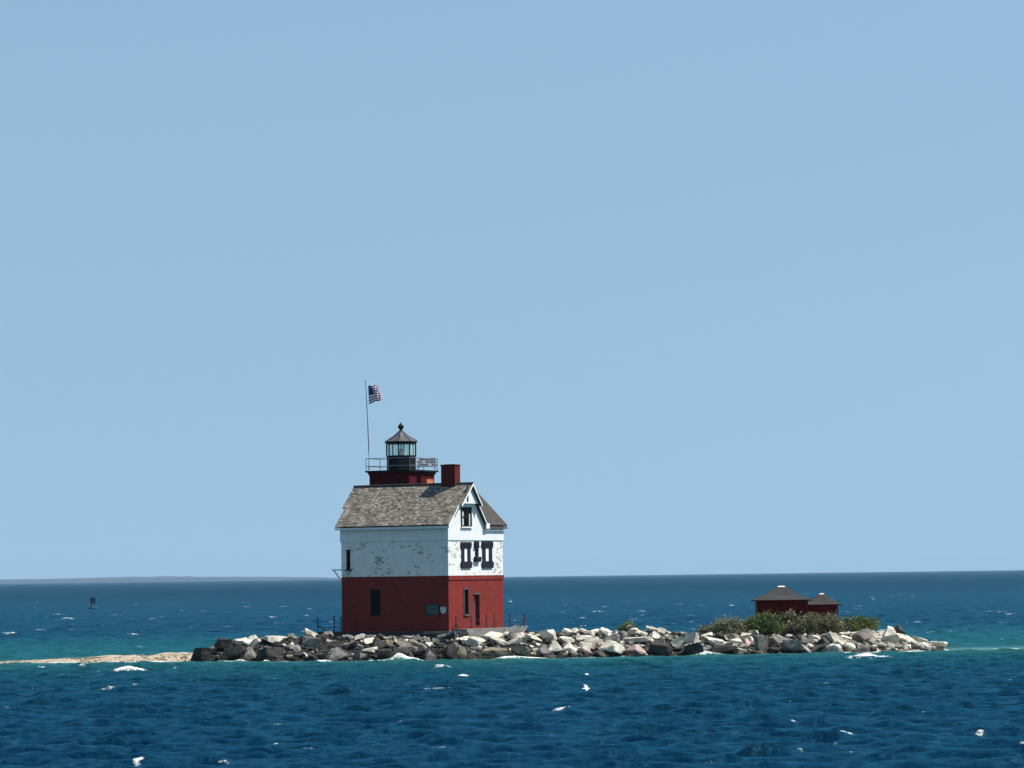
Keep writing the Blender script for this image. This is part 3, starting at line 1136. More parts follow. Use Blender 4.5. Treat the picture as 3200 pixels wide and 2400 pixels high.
a, b, c, d = gw
mb = MB()
mb.box(E + .004, E + .03, a + .06, b - .06, c + .05, d - .02)
w = mb.build('window', M['void'], house)
mb = MB()
for y0, y1, z0, z1 in ((a, a + .07, c, d), (b - .07, b, c, d), (a + .07, b - .07, c, c + .06), ((a + b) / 2 - .05, (a + b) / 2 + .05, c + .06, d), (a + .07, (a + b) / 2 - .05, c + .75, c + .83)):
    mb.box(E + .004, E + .09, y0 + .002, y1 - .002, z0 + .002, z1 - .002)
mb.build('frame', M['trim_dark'], w)
mb = MB()
mb.box(E + .031, E + .04, a + .12, a + .38, c + .12, c + 1.22)
mb.build('blind', M['curtain'], w)
mb = MB()
mb.box(E + .031, E + .04, b - .38, b - .20, c + .08, c + 1.05)
mb.build('blind', M['curtain'], w)
mb = MB()
mb.box(E + .004, E + .15, a - .06, b + .06, c - .10, c - .003)
mb.build('sill', M['trim_white'], w)

a, b, c, d = r_door
mb = MB()
mb.box(-.38, -.33, a + .01, b - .01, c + .01, d - .30)
dr = mb.build('door', M['green_grey'], house)
dr['label'] = 'narrow grey green door'
mb = MB()
mb.box(-.06, .07, a - .16, b + .04, d + .003, d + .14)
mb.build('lintel', M['green_grey'], dr)
mb = MB()
mb.box(-.32, -.26, b - .16, b - .10, c + 1.0, c + 1.1)
mb.build('handle', M['iron'], dr)
a, b, c, d = r_slit
mb = MB()
mb.box(-.22, -.18, a + .02, b - .02, c + .02, d - .02)
w = mb.build('window', M['void'], house)
mb = MB()
mb.box(-.03, .05, a - .09, a - .003, c, d)
mb.box(-.03, .05, b + .003, b + .04, c, d)
mb.box(-.03, .06, a - .08, b + .04, d + .003, d + .1)
mb.box(-.03, .12, a - .12, b + .08, c - .14, c - .003)
mb.build('frame', M['green_grey'], w)

# small balcony shelf on the hidden side wall
bq = loc(on_plane(1060, 1781, P0 - ux * L, ux))
mb = MB()
zs = bq[2]
mb.box(-L - 1.12, -L - .004, .25, 1.9, zs - .06, zs + .06)
bal = mb.build('balcony', M['trim_white'], house)
for yy in (.35, 1.8):
    mb = MB()
    mb.tube([(-L - .98, yy, zs - .06), (-L - .02, yy, zs - 1.15)], 0.06, 6)
    mb.build('strut', M['trim_white'], bal)

# ------------------------------------------------------------------ things on and beside the lighthouse
def wall_pt(x, y, z):
    return P0 + ux * x + uy * y + Vector((0, 0, z))


def local_thing(name):
    o = empty(name, P0, -TH)
    return o


a, b, c, d = lrect(1333, 1889, 1373, 1921)
sg = empty('notice_board', wall_pt((a + b) / 2, -.02, c), -TH)
tag(sg, 'dull green notice board on the shaded red wall', 'notice board')
hw = (b - a) / 2
mb = MB()
mb.box(-hw, hw, -.06, 0, 0, d - c)
mb.build('board', M['sign_green'], sg)
mb = MB()
for q in ((-hw - .05, -hw, -.05, d - c + .05), (hw, hw + .05, -.05, d - c + .05), (-hw, hw, d - c, d - c + .05), (-hw, hw, -.05, 0)):
    mb.box(q[0], q[1], -.09, 0, q[2], q[3])
mb.build('frame', M['trim_dark'], sg)
a, b, c, d = lrect(1378, 1896, 1395, 1918)
sg = empty('plaque', wall_pt((a + b) / 2, -.02, c), -TH)
tag(sg, 'small white shield shaped plaque beside the green notice board', 'plaque')
hw, hh_ = (b - a) / 2, d - c
mb = MB()
mb.prism([(-hw, -.06, hh_), (hw, -.06, hh_), (hw, -.06, hh_ * .35), (hw * .55, -.06, hh_ * .08), (0, -.06, 0), (-hw * .55, -.06, hh_ * .08), (-hw, -.06, hh_ * .35)], (0, .06, 0))
mb.build('shield', M['sign_white'], sg)
mb = MB()
mb.tube([(0, -.075, hh_ * .93), (0, -.055, hh_ * .93)], .03, 8)
mb.build('bolt', M['iron'], sg)

# concrete platform
pf = empty('concrete_platform', P0, -TH)
tag(pf, 'low concrete platform carrying the lighthouse above the boulders', 'platform')
mb = MB()
mb.box(-L - 1.9, 1.0, -.75, W + 1.0, -.75, -.12)
mb.build('slab', M['concrete_shade'], pf)
mb = MB()
mb.box(.09, 1.5, .35, W + 1.2, -.60, .03)
mb.box(.3, 2.0, -.2, 1.6, -1.0, -.2)
mb.build('apron', M['concrete'], pf)['label'] = 'paler concrete apron along the door side'
mb = MB()
mb.box(-1.9, 1.06, -.82, -.72, -.30, -.10)
mb.build('edge_beam', M['concrete'], pf)


def chain_fence(label, pts, hs, brace_first, mat, group='chain fences on the platform'):
    f = empty('chain_fence', pts[0])
    tag(f, label, 'chain fence', group)
    o = Vector(pts[0])
    for k, (p, h) in enumerate(zip(pts, hs)):
        q = Vector(p) - o
        mb = MB()
        mb.tube([q, q + Vector((0, 0, h))], 0.045, 8)
        mb.lathe([(0.03, 0), (0.075, .02), (0.075, .07), (0.02, .1)], 8, q + Vector((0, 0, h)))
        mb.build('post', mat, f)
        if k in brace_first:
            for s in brace_first[k]:
                mb = MB()
                mb.tube([q + Vector((0, 0, h * .5)), q + Vector((s, -.1, 0))], 0.04, 6)
                mb.build('brace', mat, f)
    for k in range(len(pts) - 1):
        a, b = Vector(pts[k]) - o, Vector(pts[k + 1]) - o
        for zf, sag in ((.85, .16), (.38, .14)):
            mb = MB()
            cp = []
            for i in range(9):
                t = i / 8
                p = a.lerp(b, t) + Vector((0, 0, zf * (hs[k] * (1 - t) + hs[k + 1] * t) - sag * 4 * t * (1 - t)))
                cp.append(p)
            mb.tube(cp, 0.022, 5)
            mb.build('chain', mat, f)
    return f


lf = [at(993, 1974, 282.5), at(1044.5, 1974, 281.6), at(1066, 1974, 285.5)]
chain_fence('iron post and chain fence left of the shaded wall', lf, [1.08, 1.2, 1.1], {0: (.75,)}, M['iron'])
rf = [at(1406, 1968, 277.4), at(1425.5, 1968, 277.3), at(1472, 1965, 279.2), at(1520, 1963, 281), at(1545, 1963, 282.2), at(1593, 1966, 284), at(1639, 1962, 285.5)]
fo = chain_fence('rusty post and chain fence in front of the door side', rf[1:], [1.03, 1.0, 1.0, 1.0, 1.2, 1.1], {0: (-.35, .35), 5: (-.45,)}, M['rust'])

# flagpole and flag on the gallery corner
gp = wall_pt(gx0, gy0, zGal)
YP = gp.y + .1
pb, pt = at(1152.8, 1469, YP), at(1142.4, 1191, YP)
pole = empty('flagpole', pb)
tag(pole, 'thin grey flagpole standing on the gallery corner beside the lantern', 'flagpole')
mid = (pt - pb) * .55 + Vector((.05, 0, 0))
mb = MB()
mb.tube([(0, 0, 0), (pt - pb) * .25 + Vector((.06, 0, 0)), mid, pt - pb], [.055, .048, .04, .028], 8)
mb.build('pole', M['pole'], pole)
mb = MB()
mb.lathe([(0.0, -.06), (.05, -.03), (.06, 0), (.05, .03), (0.01, .06)], 8, pt - pb, cap=False)
mb.build('ball', M['pole'], pole)


def build_flag():
    TL, TRt, BR, BL = at(1150.5, 1205, YP), at(1182, 1206, YP), at(1195, 1247, YP), at(1153, 1263, YP)
    o = empty('flag', TL)
    tag(o, 'wind blown flag of stripes and stars flying from the flagpole', 'flag')

    def S(u, v):   # v down the hoist
        p = TL.lerp(TRt, u).lerp(BL.lerp(BR, u), v)
        fold = .13 * u * math.sin(u * 17 + v * 2.6 + .4) + .07 * math.sin(v * 6 + u * 4)
        lift = .07 * u * math.sin(u * 10 + 1.2 + v * 2)
        return p - TL + Vector((.05 * u * math.sin(v * 8 + u * 9), fold, lift))
    NU, NV = 39, 26
    mb = MB()
    cmb = MB()
    for i in range(NU):
        for j in range(NV):
            stripe = int(j * 13 / NV)
            canton = i / NU < .42 and stripe < 7
            q = [S(i / NU, j / NV), S((i + 1) / NU, j / NV), S((i + 1) / NU, (j + 1) / NV), S(i / NU, (j + 1) / NV)]
            (cmb if canton else mb).poly(q, 0 if canton else stripe % 2)
    e = .012
    for r in range(9):
        for cidx in range(6 if r % 2 == 0 else 5):
            u = .42 * ((cidx + (.55 if r % 2 == 0 else 1.05)) / 6.1)
            v = 7 / 13 * ((r + .6) / 9.2)
            for s in (-.006, .006):
                pts = []
                for k in range(10):
                    rr = e * (1 if k % 2 == 0 else .42)
                    w = math.pi / 2 + k * math.pi / 5
                    pts.append(S(u + rr * math.cos(w), v - rr * 1.3 * math.sin(w)) + Vector((0, s, 0)))
                cmb.poly(pts, 1)
    a = mb.build('stripes', [M['flag_red'], M['flag_white']], o, True, False)
    b = cmb.build('canton', [M['flag_blue'], M['flag_white']], o, False, False)
    a['label'] = 'red and white stripes'
    b['label'] = 'dark blue field with white stars'


build_flag()

# solar panel leaning on the gallery, sunny side
sy = wall_pt(gx1, gy0, zGal).y + 1.2
q0, q1 = at(1304, 1458, sy), at(1366, 1455, sy)
q3, q2 = at(1300, 1430, sy + .55), at(1362, 1429, sy + .55)
sp_ = empty('solar_panel', (q0 + q1) / 2)
tag(sp_, 'pale framed solar panel tilted on the gallery behind the lantern', 'solar panel')
so = (q0 + q1) / 2
mb = MB()
mb.prism([p - so for p in (q0, q1, q2, q3)], (0, .03, -.04))
mb.build('frame', M['panel_light'], sp_)
cells = MB()
G = lambda u, v: (q0.lerp(q1, u).lerp(q3.lerp(q2, u), v)) - so + Vector((0, -.012, .014))
for i in range(7):
    for j in range(3):
        if (i * 5 + j * 3) % 7 == 6:
            continue
        u0, u1 = .03 + i / 7 * .95, .03 + (i + .74) / 7 * .95
        v0, v1 = .06 + j / 3 * .9, .06 + (j + .72) / 3 * .9
        s_ = -.05
        cells.poly([G(u0 + .05, v0), G(u1 + .05, v0), G(u1 + s_ + .05, v1), G(u0 + s_ + .05, v1)])
cells.build('cell_grid', M['panel_cell'], sp_, False, False)
for u in (.08, .92):
    mb = MB()
    p = q3.lerp(q2, u) - so
    mb.tube([p, Vector((p.x, p.y, P0.z + zGal - so.z + .0))], .03, 6)
    mb.build('leg', M['panel_light'], sp_)
    mb = MB()
    p = q0.lerp(q1, u) - so
    mb.tube([p, Vector((p.x, p.y, P0.z + zGal - so.z))], .03, 6)
    mb.build('leg', M['panel_light'], sp_)

# ------------------------------------------------------------------ huts
def hut(label, pxl, pxr, wl, wr, eave_y, apex_y, Y, zg):
    cpx = (pxl + pxr) / 2
    c = at(cpx, eave_y, Y)
    s = (pxr - pxl) / 1.035 / (F_PX / Y)
    sw = (wr - wl) / 1.035 / (F_PX / Y)
    o = empty('red_hut', (c.x, Y, zg), R(-2))
    tag(o, label, 'hut', 'red huts among the bushes')
    ze = c.z - zg
    za = at(cpx, apex_y, Y).z - zg
    h = s / 2
    g = sw / 2
    mb = MB()
    mb.box(-g, g, -g, g, -.4, ze + .02)
    mb.build('wall', M['red_hut'], o)
    k = .16
    t = .10
    mb = MB()
    cs = [(-h, -h), (h, -h), (h, h), (-h, h)]
    for i in range(4):
        (x0, y0), (x1, y1) = cs[i], cs[(i + 1) % 4]
        f = .52
        zk = ze + (za - ze) * (1 - f) * .93
        p = [Vector((x0, y0, ze)), Vector((x1, y1, ze)), Vector((x1 * f, y1 * f, zk)), Vector((x0 * f, y0 * f, zk))]
        ua = (p[1] - p[0]).normalized()
        va = ((p[2] + p[3]) / 2 - (p[0] + p[1]) / 2).normalized()
        mb.poly(p, 0, [(q.dot(ua), q.dot(va)) for q in p])
        p2 = [p[3], p[2], Vector((x1 * k, y1 * k, za)), Vector((x0 * k, y0 * k, za))]
        mb.poly(p2, 0, [(q.dot(ua), q.dot(va)) for q in p2])
        mb.poly([(x0, y0, ze), (x0, y0, ze - t), (x1, y1, ze - t), (x1, y1, ze)], 1)
    mb.poly([(x, y, ze - t) for x, y in cs], 1)
    mb.poly([(x * k, y * k, za) for x, y in cs], 0)
    rf_ = mb.build('roof', [M['shingle_hut'], M['red_dark']], o)
    mb = MB()
    mb.hexa([(-h * k - .05, -h * k - .05, za - .10), (h * k + .05, -h * k - .05, za - .10), (-h * k - .05, h * k + .05, za - .10), (h * k + .05, h * k + .05, za - .10),
             (-h * k * .6, -h * k * .6, za + .09), (h * k * .6, -h * k * .6, za + .09), (-h * k * .6, h * k * .6, za + .09), (h * k * .6, h * k * .6, za + .09)])
    mb.build('roof_cap', M['cap_metal'], rf_)
    mb = MB()
    mb.box(-g - .03, -g, -.5, .4, -.2, 1.75)
    mb.build('door', M['red_dark'], o)
    return o


hut('larger dark red hut with charcoal pyramid roof among the bushes', 2347, 2537, 2360, 2523, 1874, 1834, 291.0, 1.2)
hut('smaller dark red hut behind and right of the larger hut', 2506, 2630, 2518, 2616, 1888, 1857, 295.5, 1.2)


# ------------------------------------------------------------------ bushes
def bush(label, cat, lobes, Y, mat, n, leaf, base_y, seed, group='bushes behind the boulders', spiky=0.0):
    rg = random.Random(seed)
    cx = sum(l[0] for l in lobes) / len(lobes)
    base = at(cx, base_y, Y)
    base.z = float(ground_z(base.x, base.y)) - .05
    o = empty('bush', base)
    tag(o, label, cat, group)
    mpp = Y / F_PX
    V, Fc, T = [], [], []
    st = MB()
    tot = sum(l[2] * l[3] for l in lobes)
    for (lx, ly, rw, rhh) in lobes:
        c = at(lx, ly + rhh * .32, Y + rg.uniform(-.5, .5)) - base
        rx, rz = rw * mpp, rhh * mpp * .86
        ry = rx * .8
        # twigs
        for _ in range(7):
            e = Vector((c.x + rg.uniform(-.8, .8) * rx, c.y + rg.uniform(-.7, .7) * ry, c.z + rg.uniform(.2, .95) * rz))
            s0 = Vector((c.x * .5 + rg.uniform(-.25, .25) * rx, c.y * .6, -.1))
            m_ = s0.lerp(e, .5) + Vector((0, 0, .1))
            st.tube([s0, m_, e], [.035, .022, .008], 4)
        k = int(n * rw * rhh / tot)
        # leaf clumps on the lobe
        ncl = max(8, k // 26)
        for _ in range(ncl):
            while True:
                d = Vector((rg.gauss(0, 1), rg.gauss(0, 1), rg.gauss(0, 1)))
                if d.length > .1:
                    break
            d.normalize()
            r = rg.uniform(.25, 1.0) ** .55 * rg.uniform(.82, 1.14)
            cc = Vector((c.x + d.x * rx * r, c.y + d.y * ry * r, c.z + d.z * rz * r))
            if cc.z < .02:
                cc.z = rg.uniform(.02, .3)
            tone0 = min(1, max(0, rg.gauss(.45, .26)))
            outv = (cc - Vector((c.x, c.y, c.z - rz * .8))).normalized()
            cr = rg.uniform(.10, .24)
            for _ in range(26):
                q = cc + Vector((rg.gauss(0, cr), rg.gauss(0, cr), rg.gauss(0, cr * .8))) + outv * rg.uniform(0, .12 + spiky)
                if q.z < 0:
                    continue
                ax = (outv + Vector((rg.gauss(0, .6), rg.gauss(0, .6), rg.gauss(0, .5)))).normalized()
                sd = ax.cross(Vector((rg.gauss(0, 1), rg.gauss(0, 1), rg.gauss(0, 1)))).normalized()
                l_ = leaf * rg.uniform(.6, 1.4)
                w_ = l_ * .34
                i = len(V)
                V.extend([q - ax * l_ * .5, q + sd * w_ - ax * l_ * .05, q + ax * l_ * .5, q - sd * w_ - ax * l_ * .05])
                Fc.append((i, i + 1, i + 2, i + 3))
                tv = min(1, max(0, tone0 + rg.gauss(0, .14)))
                T.extend([tv] * 4)
    me = bpy.data.meshes.new('foliage')
    me.from_pydata([tuple(v) for v in V], [], Fc)
    me.materials.append(mat)
    a_ = me.attributes.new('tone', 'FLOAT', 'POINT')
    a_.data.foreach_set('value', T)
    f = bpy.data.objects.new('foliage', me)
    col.objects.link(f)
    f.parent = o
    st.build('stem', M['twig'], o)
    return o


bush('lone small green shrub on the crest of the boulders', 'shrub', [(1952, 1962, 18, 10), (1972, 1962, 16, 9), (1962, 1955, 14, 8)], 286, M['leaf_green'], 1500, .13, 1975, 11)
bush('small yellowish olive shrub at the left end of the bushes', 'shrub', [(2208, 1972, 20, 20), (2190, 1983, 14, 12)], 286.5, M['leaf_dry'], 1700, .13, 1985, 12)
bush('silvery grey green bush left of the larger hut', 'bush', [(2245, 1958, 30, 26), (2280, 1950, 34, 26), (2312, 1966, 22, 22), (2270, 1976, 50, 18)], 286.0, M['leaf_silver'], 5200, .15, 1990, 13, spiky=.06)
bush('bright green bush in front of the larger hut wall', 'bush', [(2352, 1945, 32, 30), (2392, 1932, 34, 26), (2418, 1955, 26, 26), (2370, 1968, 56, 20), (2335, 1962, 18, 18)], 287.0, M['leaf_green'], 6400, .15, 1990, 14)
bush('thin twiggy shrub between the green bush and the big olive bush', 'shrub', [(2447, 1930, 20, 20), (2470, 1922, 16, 14), (2455, 1952, 26, 22)], 288.3, M['leaf_silver'], 1300, .15, 1985, 15, spiky=.12)
bush('big dull olive bush below the smaller hut', 'bush', [(2500, 1950, 36, 30), (2545, 1934, 44, 30), (2592, 1938, 40, 30), (2618, 1960, 26, 26), (2540, 1970, 72, 22), (2470, 1968, 26, 20)], 287.0, M['leaf_olive'], 9000, .15, 1992, 16)
bush('low dark green bush right of the smaller hut', 'bush', [(2648, 1946, 26, 22), (2688, 1938, 32, 22), (2722, 1946, 24, 18), (2690, 1956, 50, 16)], 291.0, M['leaf_green'], 4200, .15, 1968, 17)

# ------------------------------------------------------------------ boulders
_bm = bmesh.new()
bmesh.ops.create_icosphere(_bm, subdivisions=4, radius=1.0)
_bm.verts.ensure_lookup_table()
ICO_V = np.array([v.co[:] for v in _bm.verts])
ICO_F = np.array([[v.index for v in f.verts] for f in _bm.faces], dtype=np.int32)
_bm.free()


def rock_mesh(seed, dims, kind, mat, rot=0.0, tilt=0.0):
    rg = np.random.default_rng(seed)
    v = ICO_V * 1.25
    np_ = {'block': 9, 'slab': 8, 'round': 13, 'pyramid': 5}.get(kind, 10)
    pl = []
    if kind == 'pyramid':
        a0 = rg.uniform(0, 6)
        for k in range(4):
            a = a0 + k * math.pi / 2 + rg.uniform(-.35, .35)
            e = rg.uniform(.45, .75)
            pl.append((np.array([math.cos(a) * math.cos(e), math.sin(a) * math.cos(e), math.sin(e)]), rg.uniform(.42, .58)))
    elif kind in ('block', 'slab'):
        ax = np.linalg.qr(rg.normal(size=(3, 3)))[0] * 0.22 + np.eye(3)
        for k in range(3):
            n = ax[k] / np.linalg.norm(ax[k])
            for s in (-1, 1):
                pl.append((n * s, rg.uniform(.55, .8)))
    for _ in range(np_):
        n = rg.normal(size=3)
        n /= np.linalg.norm(n)
        pl.append((n, rg.uniform(.42, .85)))
    for n, d in pl:
        e = v @ n - d
        v = v - np.outer(np.maximum(e, 0), n)
    # chipped, uneven faces
    for _ in range(5):
        k = rg.normal(size=3) * rg.uniform(2, 7)
        v = v * (1 + 0.016 * np.sin(v @ k + rg.uniform(0, 6)))[:, None]
    v = v + rg.normal(size=v.shape) * .006
    cz, sz = math.cos(rot), math.sin(rot)
    v = v / np.abs(v).max(0) * np.array(dims) / 2
    ct, st_ = math.cos(tilt), math.sin(tilt)
    x, z = v[:, 0] * ct + v[:, 2] * st_, -v[:, 0] * st_ + v[:, 2] * ct
    v = np.stack([x, v[:, 1], z], -1)
    x, y = v[:, 0] * cz - v[:, 1] * sz, v[:, 0] * sz + v[:, 1] * cz
    v = np.stack([x, y, v[:, 2]], -1)
    if tilt == 0.0:
        v = v / (v.max(0) - v.min(0)) * np.array(dims)
    me = bpy.data.meshes.new('boulder')
    me.vertices.add(len(v))
    me.vertices.foreach_set('co', v.astype(np.float32).ravel())
    me.loops.add(ICO_F.size)
    me.loops.foreach_set('vertex_index', ICO_F.ravel())
    me.polygons.add(len(ICO_F))
    me.polygons.foreach_set('loop_start', np.arange(0, ICO_F.size, 3, dtype=np.int32))
    me.update(calc_edges=True)
    me.polygons.foreach_set('use_smooth', np.zeros(len(ICO_F), bool))
    me.materials.append(mat)
    return me


COLWORD = {'rock_pale': 'pale', 'rock_grey': 'grey', 'rock_dark': 'dark', 'rock_brown': 'brown', 'rock_pink': 'pinkish'}
BOULD = []      # dicts


def add_boulder(p, dims, kind, mat, seed, label=None, rot=None, tilt=0.0):
    rg = random.Random(seed * 3 + 1)
    me = rock_mesh(seed, dims, kind, M[mat], rg.uniform(-.5, .5) if rot is None else rot, tilt)
    o = bpy.data.objects.new('boulder', me)
    col.objects.link(o)
    o.location = p
    o['category'] = 'boulder'
    o['group'] = 'boulders of the rock pile'
    px, py = project(p)
    BOULD.append(dict(o=o, px=px, py=py, mat=mat, size=dims[0] * dims[2], label=label))


# boulders that stand out in the photograph: centre px, py, width px, height px, kind, stone, tilt, label
SPECIAL = [
    (633, 2048, 64, 48, 'block', 'rock_dark', 0, 'black block at the very end of the pile against the sand spit'),
    (702, 2017, 62, 40, 'block', 'rock_dark', 0, 'big dark boulder up the slope behind the end block'),
    (728, 2044, 62, 44, 'slab', 'rock_dark', 0, 'dark waterline boulder with a pale sloping ridge near the sand spit'),
    (782, 2045, 40, 50, 'pyramid', 'rock_grey', 0, 'narrow upright grey wedge between black waterline boulders'),
    (845, 2048, 90, 50, 'block', 'rock_dark', 0, 'largest black waterline boulder left of the lighthouse'),
    (862, 1998, 80, 22, 'slab', 'rock_pale', .05, 'long bright slab topping the pile left of the lighthouse'),
    (965, 1982, 56, 26, 'slab', 'rock_pale', .45, 'bright tilted slab leaning beside the platform fence'),
    (968, 2006, 60, 34, 'block', 'rock_grey', 0, 'smooth mid grey boulder just below the platform fence'),
    (1046, 2050, 74, 50, 'pyramid', 'rock_grey', 0, 'large tan grey pointed boulder at the waterline below the shaded wall'),
    (1096, 2060, 20, 14, 'round', 'rock_pale', 0, 'small white stone at the waterline right of the tan pointed boulder'),
    (1130, 2056, 66, 36, 'round', 'rock_grey', 0, 'rounded grey boulder at the waterline below the shuttered lower window'),
    (1208, 2048, 70, 44, 'block', 'rock_dark', 0, 'black waterline boulder where the splash breaks'),
    (1342, 2054, 40, 44, 'pyramid', 'rock_grey', 0, 'smooth grey fin of rock at the waterline below the notice board'),
    (1412, 2040, 62, 70, 'pyramid', 'rock_dark', 0, 'tall black pyramid boulder at the waterline below the near corner'),
    (1440, 2044, 38, 46, 'block', 'rock_brown', 0, 'broken brown boulder touching the black pyramid boulder'),
    (1489, 2006, 58, 30, 'slab', 'rock_pale', .22, 'big white flat topped boulder in mid slope below the door'),
    (1560, 2042, 120, 48, 'slab', 'rock_brown', .15, 'broad olive brown boulder at the waterline behind white surf'),
    (1530, 1990, 62, 32, 'round', 'rock_pale', 0, 'rounded pale boulder at the top below the chain fence'),
    (1560, 2005, 70, 22, 'slab', 'rock_pale', .4, 'long cream slab sloping right below the chain fence'),
    (1625, 2034, 62, 30, 'slab', 'rock_grey', .2, 'pale lipped overhanging boulder beside the white surf'),
    (1735, 2022, 48, 44, 'pyramid', 'rock_pale', 0, 'pale wedge pointing down right in mid slope'),
    (1772, 2000, 46, 24, 'round', 'rock_pale', 0, 'bright white oval boulder in mid slope'),
    (1720, 1984, 54, 34, 'block', 'rock_pale', 0, 'bright white block on the crest right of the chain fence'),
    (1985, 2030, 64, 44, 'pyramid', 'rock_pink', 0, 'pink tinged pointed boulder at the waterline below the lone shrub'),
    (1985, 2002, 84, 20, 'slab', 'rock_pale', 0, 'long flat cream slab above the pink tinged boulder'),
    (1948, 1988, 30, 32, 'block', 'rock_grey', 0, 'upright tan block just below the lone shrub'),
    (2065, 2030, 76, 46, 'block', 'rock_dark', .3, 'black sloping boulder right of the pink tinged boulder'),
    (2120, 2006, 40, 44, 'slab', 'rock_pale', .7, 'steep white leaning slab near the small splash'),
    (2160, 1998, 44, 36, 'block', 'rock_pale', 0, 'bright cream block right of the steep leaning slab'),
    (2262, 2034, 90, 34, 'block', 'rock_dark', 0, 'low black waterline boulder right of the small splash'),
    (2312, 2036, 44, 22, 'slab', 'rock_pale', 0, 'low pale boulder at the waterline below the green bush'),
    (2355, 1978, 34, 20, 'block', 'rock_pale', 0, 'bright white block against the foot of the green bush'),
    (2380, 2010, 44, 46, 'block', 'rock_grey', 0, 'upright dark grey boulder with white right edge below the larger hut'),
    (2430, 1998, 100, 50, 'pyramid', 'rock_grey', .12, 'biggest grey boulder with bright sloping ridge below the larger hut'),
    (2478, 2018, 60, 44, 'block', 'rock_grey', 0, 'square faced grey boulder in front of the biggest grey boulder'),
    (2512, 2004, 38, 34, 'round', 'rock_grey', 0, 'round grey boulder right of the square faced boulder'),
    (2690, 1988, 62, 38, 'mixed', 'rock_grey', 0, 'broad dull grey boulder below the dark green bush'),
    (2782, 1978, 56, 62, 'pyramid', 'rock_pale', 0, 'tall white pointed boulder near the right tip'),
    (2808, 1966, 36, 40, 'pyramid', 'rock_dark', 0, 'dark boulder behind the tall white pointed boulder'),
    (2830, 2000, 80, 30, 'slab', 'rock_pale', .3, 'white slab sloping down right from the pointed boulder'),
    (2875, 2002, 70, 22, 'slab', 'rock_pale', .35, 'flat pale slab in the low right tip'),
    (2930, 2014, 66, 20, 'slab', 'rock_pale', .1, 'lowest pale slab ending the rock pile at right'),
]
SPX = []
for k, (px, py, wpx, hpx, kind, mat, tilt, label) in enumerate(SPECIAL):
    Y = 279.0
    for _ in range(6):
        p = at(px, py, Y)
        fY, H_, sw_ = float(front_Y(p.x)), max(.3, float(crest_H(p.x))), float(slope_W(p.x))
        zb_ = p.z - hpx * .5 * Y / F_PX
        Y = fY + sw_ * min(1.1, max(.02, zb_ / H_)) + wpx * .25 * Y / F_PX * .5
    p = at(px, py, Y)
    m_ = Y / F_PX
    add_boulder(p, (wpx * m_ * 1.05, wpx * m_ * (.8 if wpx < 80 else .6), hpx * m_ * 1.1), kind, mat, 1000 + k, label, tilt=tilt)
    SPX.append((px, py, wpx, hpx))

rg = random.Random(99)
seed = 2000
for row in (0, 4, 1, 3, 2, 5):
    f = (0.06, .26, .48, .72, .95, 1.12)[row]
    px = 612.0 + rg.uniform(0, 20)
    while px < 2900:
        Xc = px_to_X(px, 278)
        fY, H_, sw_ = float(front_Y(Xc)), float(crest_H(Xc)), float(slope_W(Xc))
        kind0 = rg.choice(['block', 'slab', 'slab', 'slab', 'pyramid', 'mixed', 'mixed'])
        big = (1.2, 1.1, 1.0, .9, .8, .72)[row]
        w = .55 * math.exp(rg.uniform(0, 1.15)) * big * (1.15 if kind0 == 'slab' else 1) * (.8 if px > 2560 else 1)
        wpx = w * 38.4
        Y = fY + sw_ * f + rg.uniform(-.3, .3) + .25
        Xc = px_to_X(px + wpx * .5, Y)
        h = w * rg.uniform(.5, .85)
        if H_ < .9:
            h *= .7
        gz = float(ground_z(Xc, Y))
        p = Vector((Xc, Y, gz + h * rg.uniform(.12, .34)))
        ppx, ppy = project(p)
        hit = False
        for (sx, sy2, sw2, sh2) in SPX:
            if abs(ppx - sx) < (sw2 * .5 + wpx * .12) and abs(ppy - sy2) < (sh2 * .45 + h * 38 * .25):
                hit = True
        skip = False
        if row == 5 and (1000 < ppx < 1660 or 2190 < ppx < 2640):
            skip = True
        if row == 4 and (2215 < ppx < 2620) and rg.random() < .5:
            skip = True
        if not hit and not skip and H_ > .25 and len(BOULD) < 298:
            u = rg.random()
            if ppx < 900:
                mat = 'rock_dark' if u < (.55, .45, .3, .15, .05, 0)[row] else ('rock_grey' if u < (.75, .65, .5, .35, .2, .1)[row] else ('rock_pale' if u < .93 else 'rock_brown'))
            elif ppx < 1420:
                mat = 'rock_dark' if u < (.30, .25, .2, .1, .05, 0)[row] else ('rock_grey' if u < (.7, .65, .6, .55, .5, .4)[row] else ('rock_pale' if u < .86 else 'rock_brown'))
            elif ppx < 2620:
                mat = 'rock_dark' if u < (.22, .16, .1, .06, .03, 0)[row] else ('rock_grey' if u < (.5, .42, .34, .28, .22, .15)[row] else ('rock_pale' if u < .88 else ('rock_brown' if u < .95 else 'rock_pink')))
            else:
                mat = 'rock_grey' if u < .35 else 'rock_pale'
            kind = kind0
            if kind == 'slab':
                h *= .62
            seed += 1
            add_boulder(p, (w, w * rg.uniform(.7, 1.0), h), kind, mat, seed, tilt=rg.uniform(-.3, .75) if kind == 'slab' else rg.uniform(-.3, .45))
        px += wpx * rg.uniform(.50, .74)

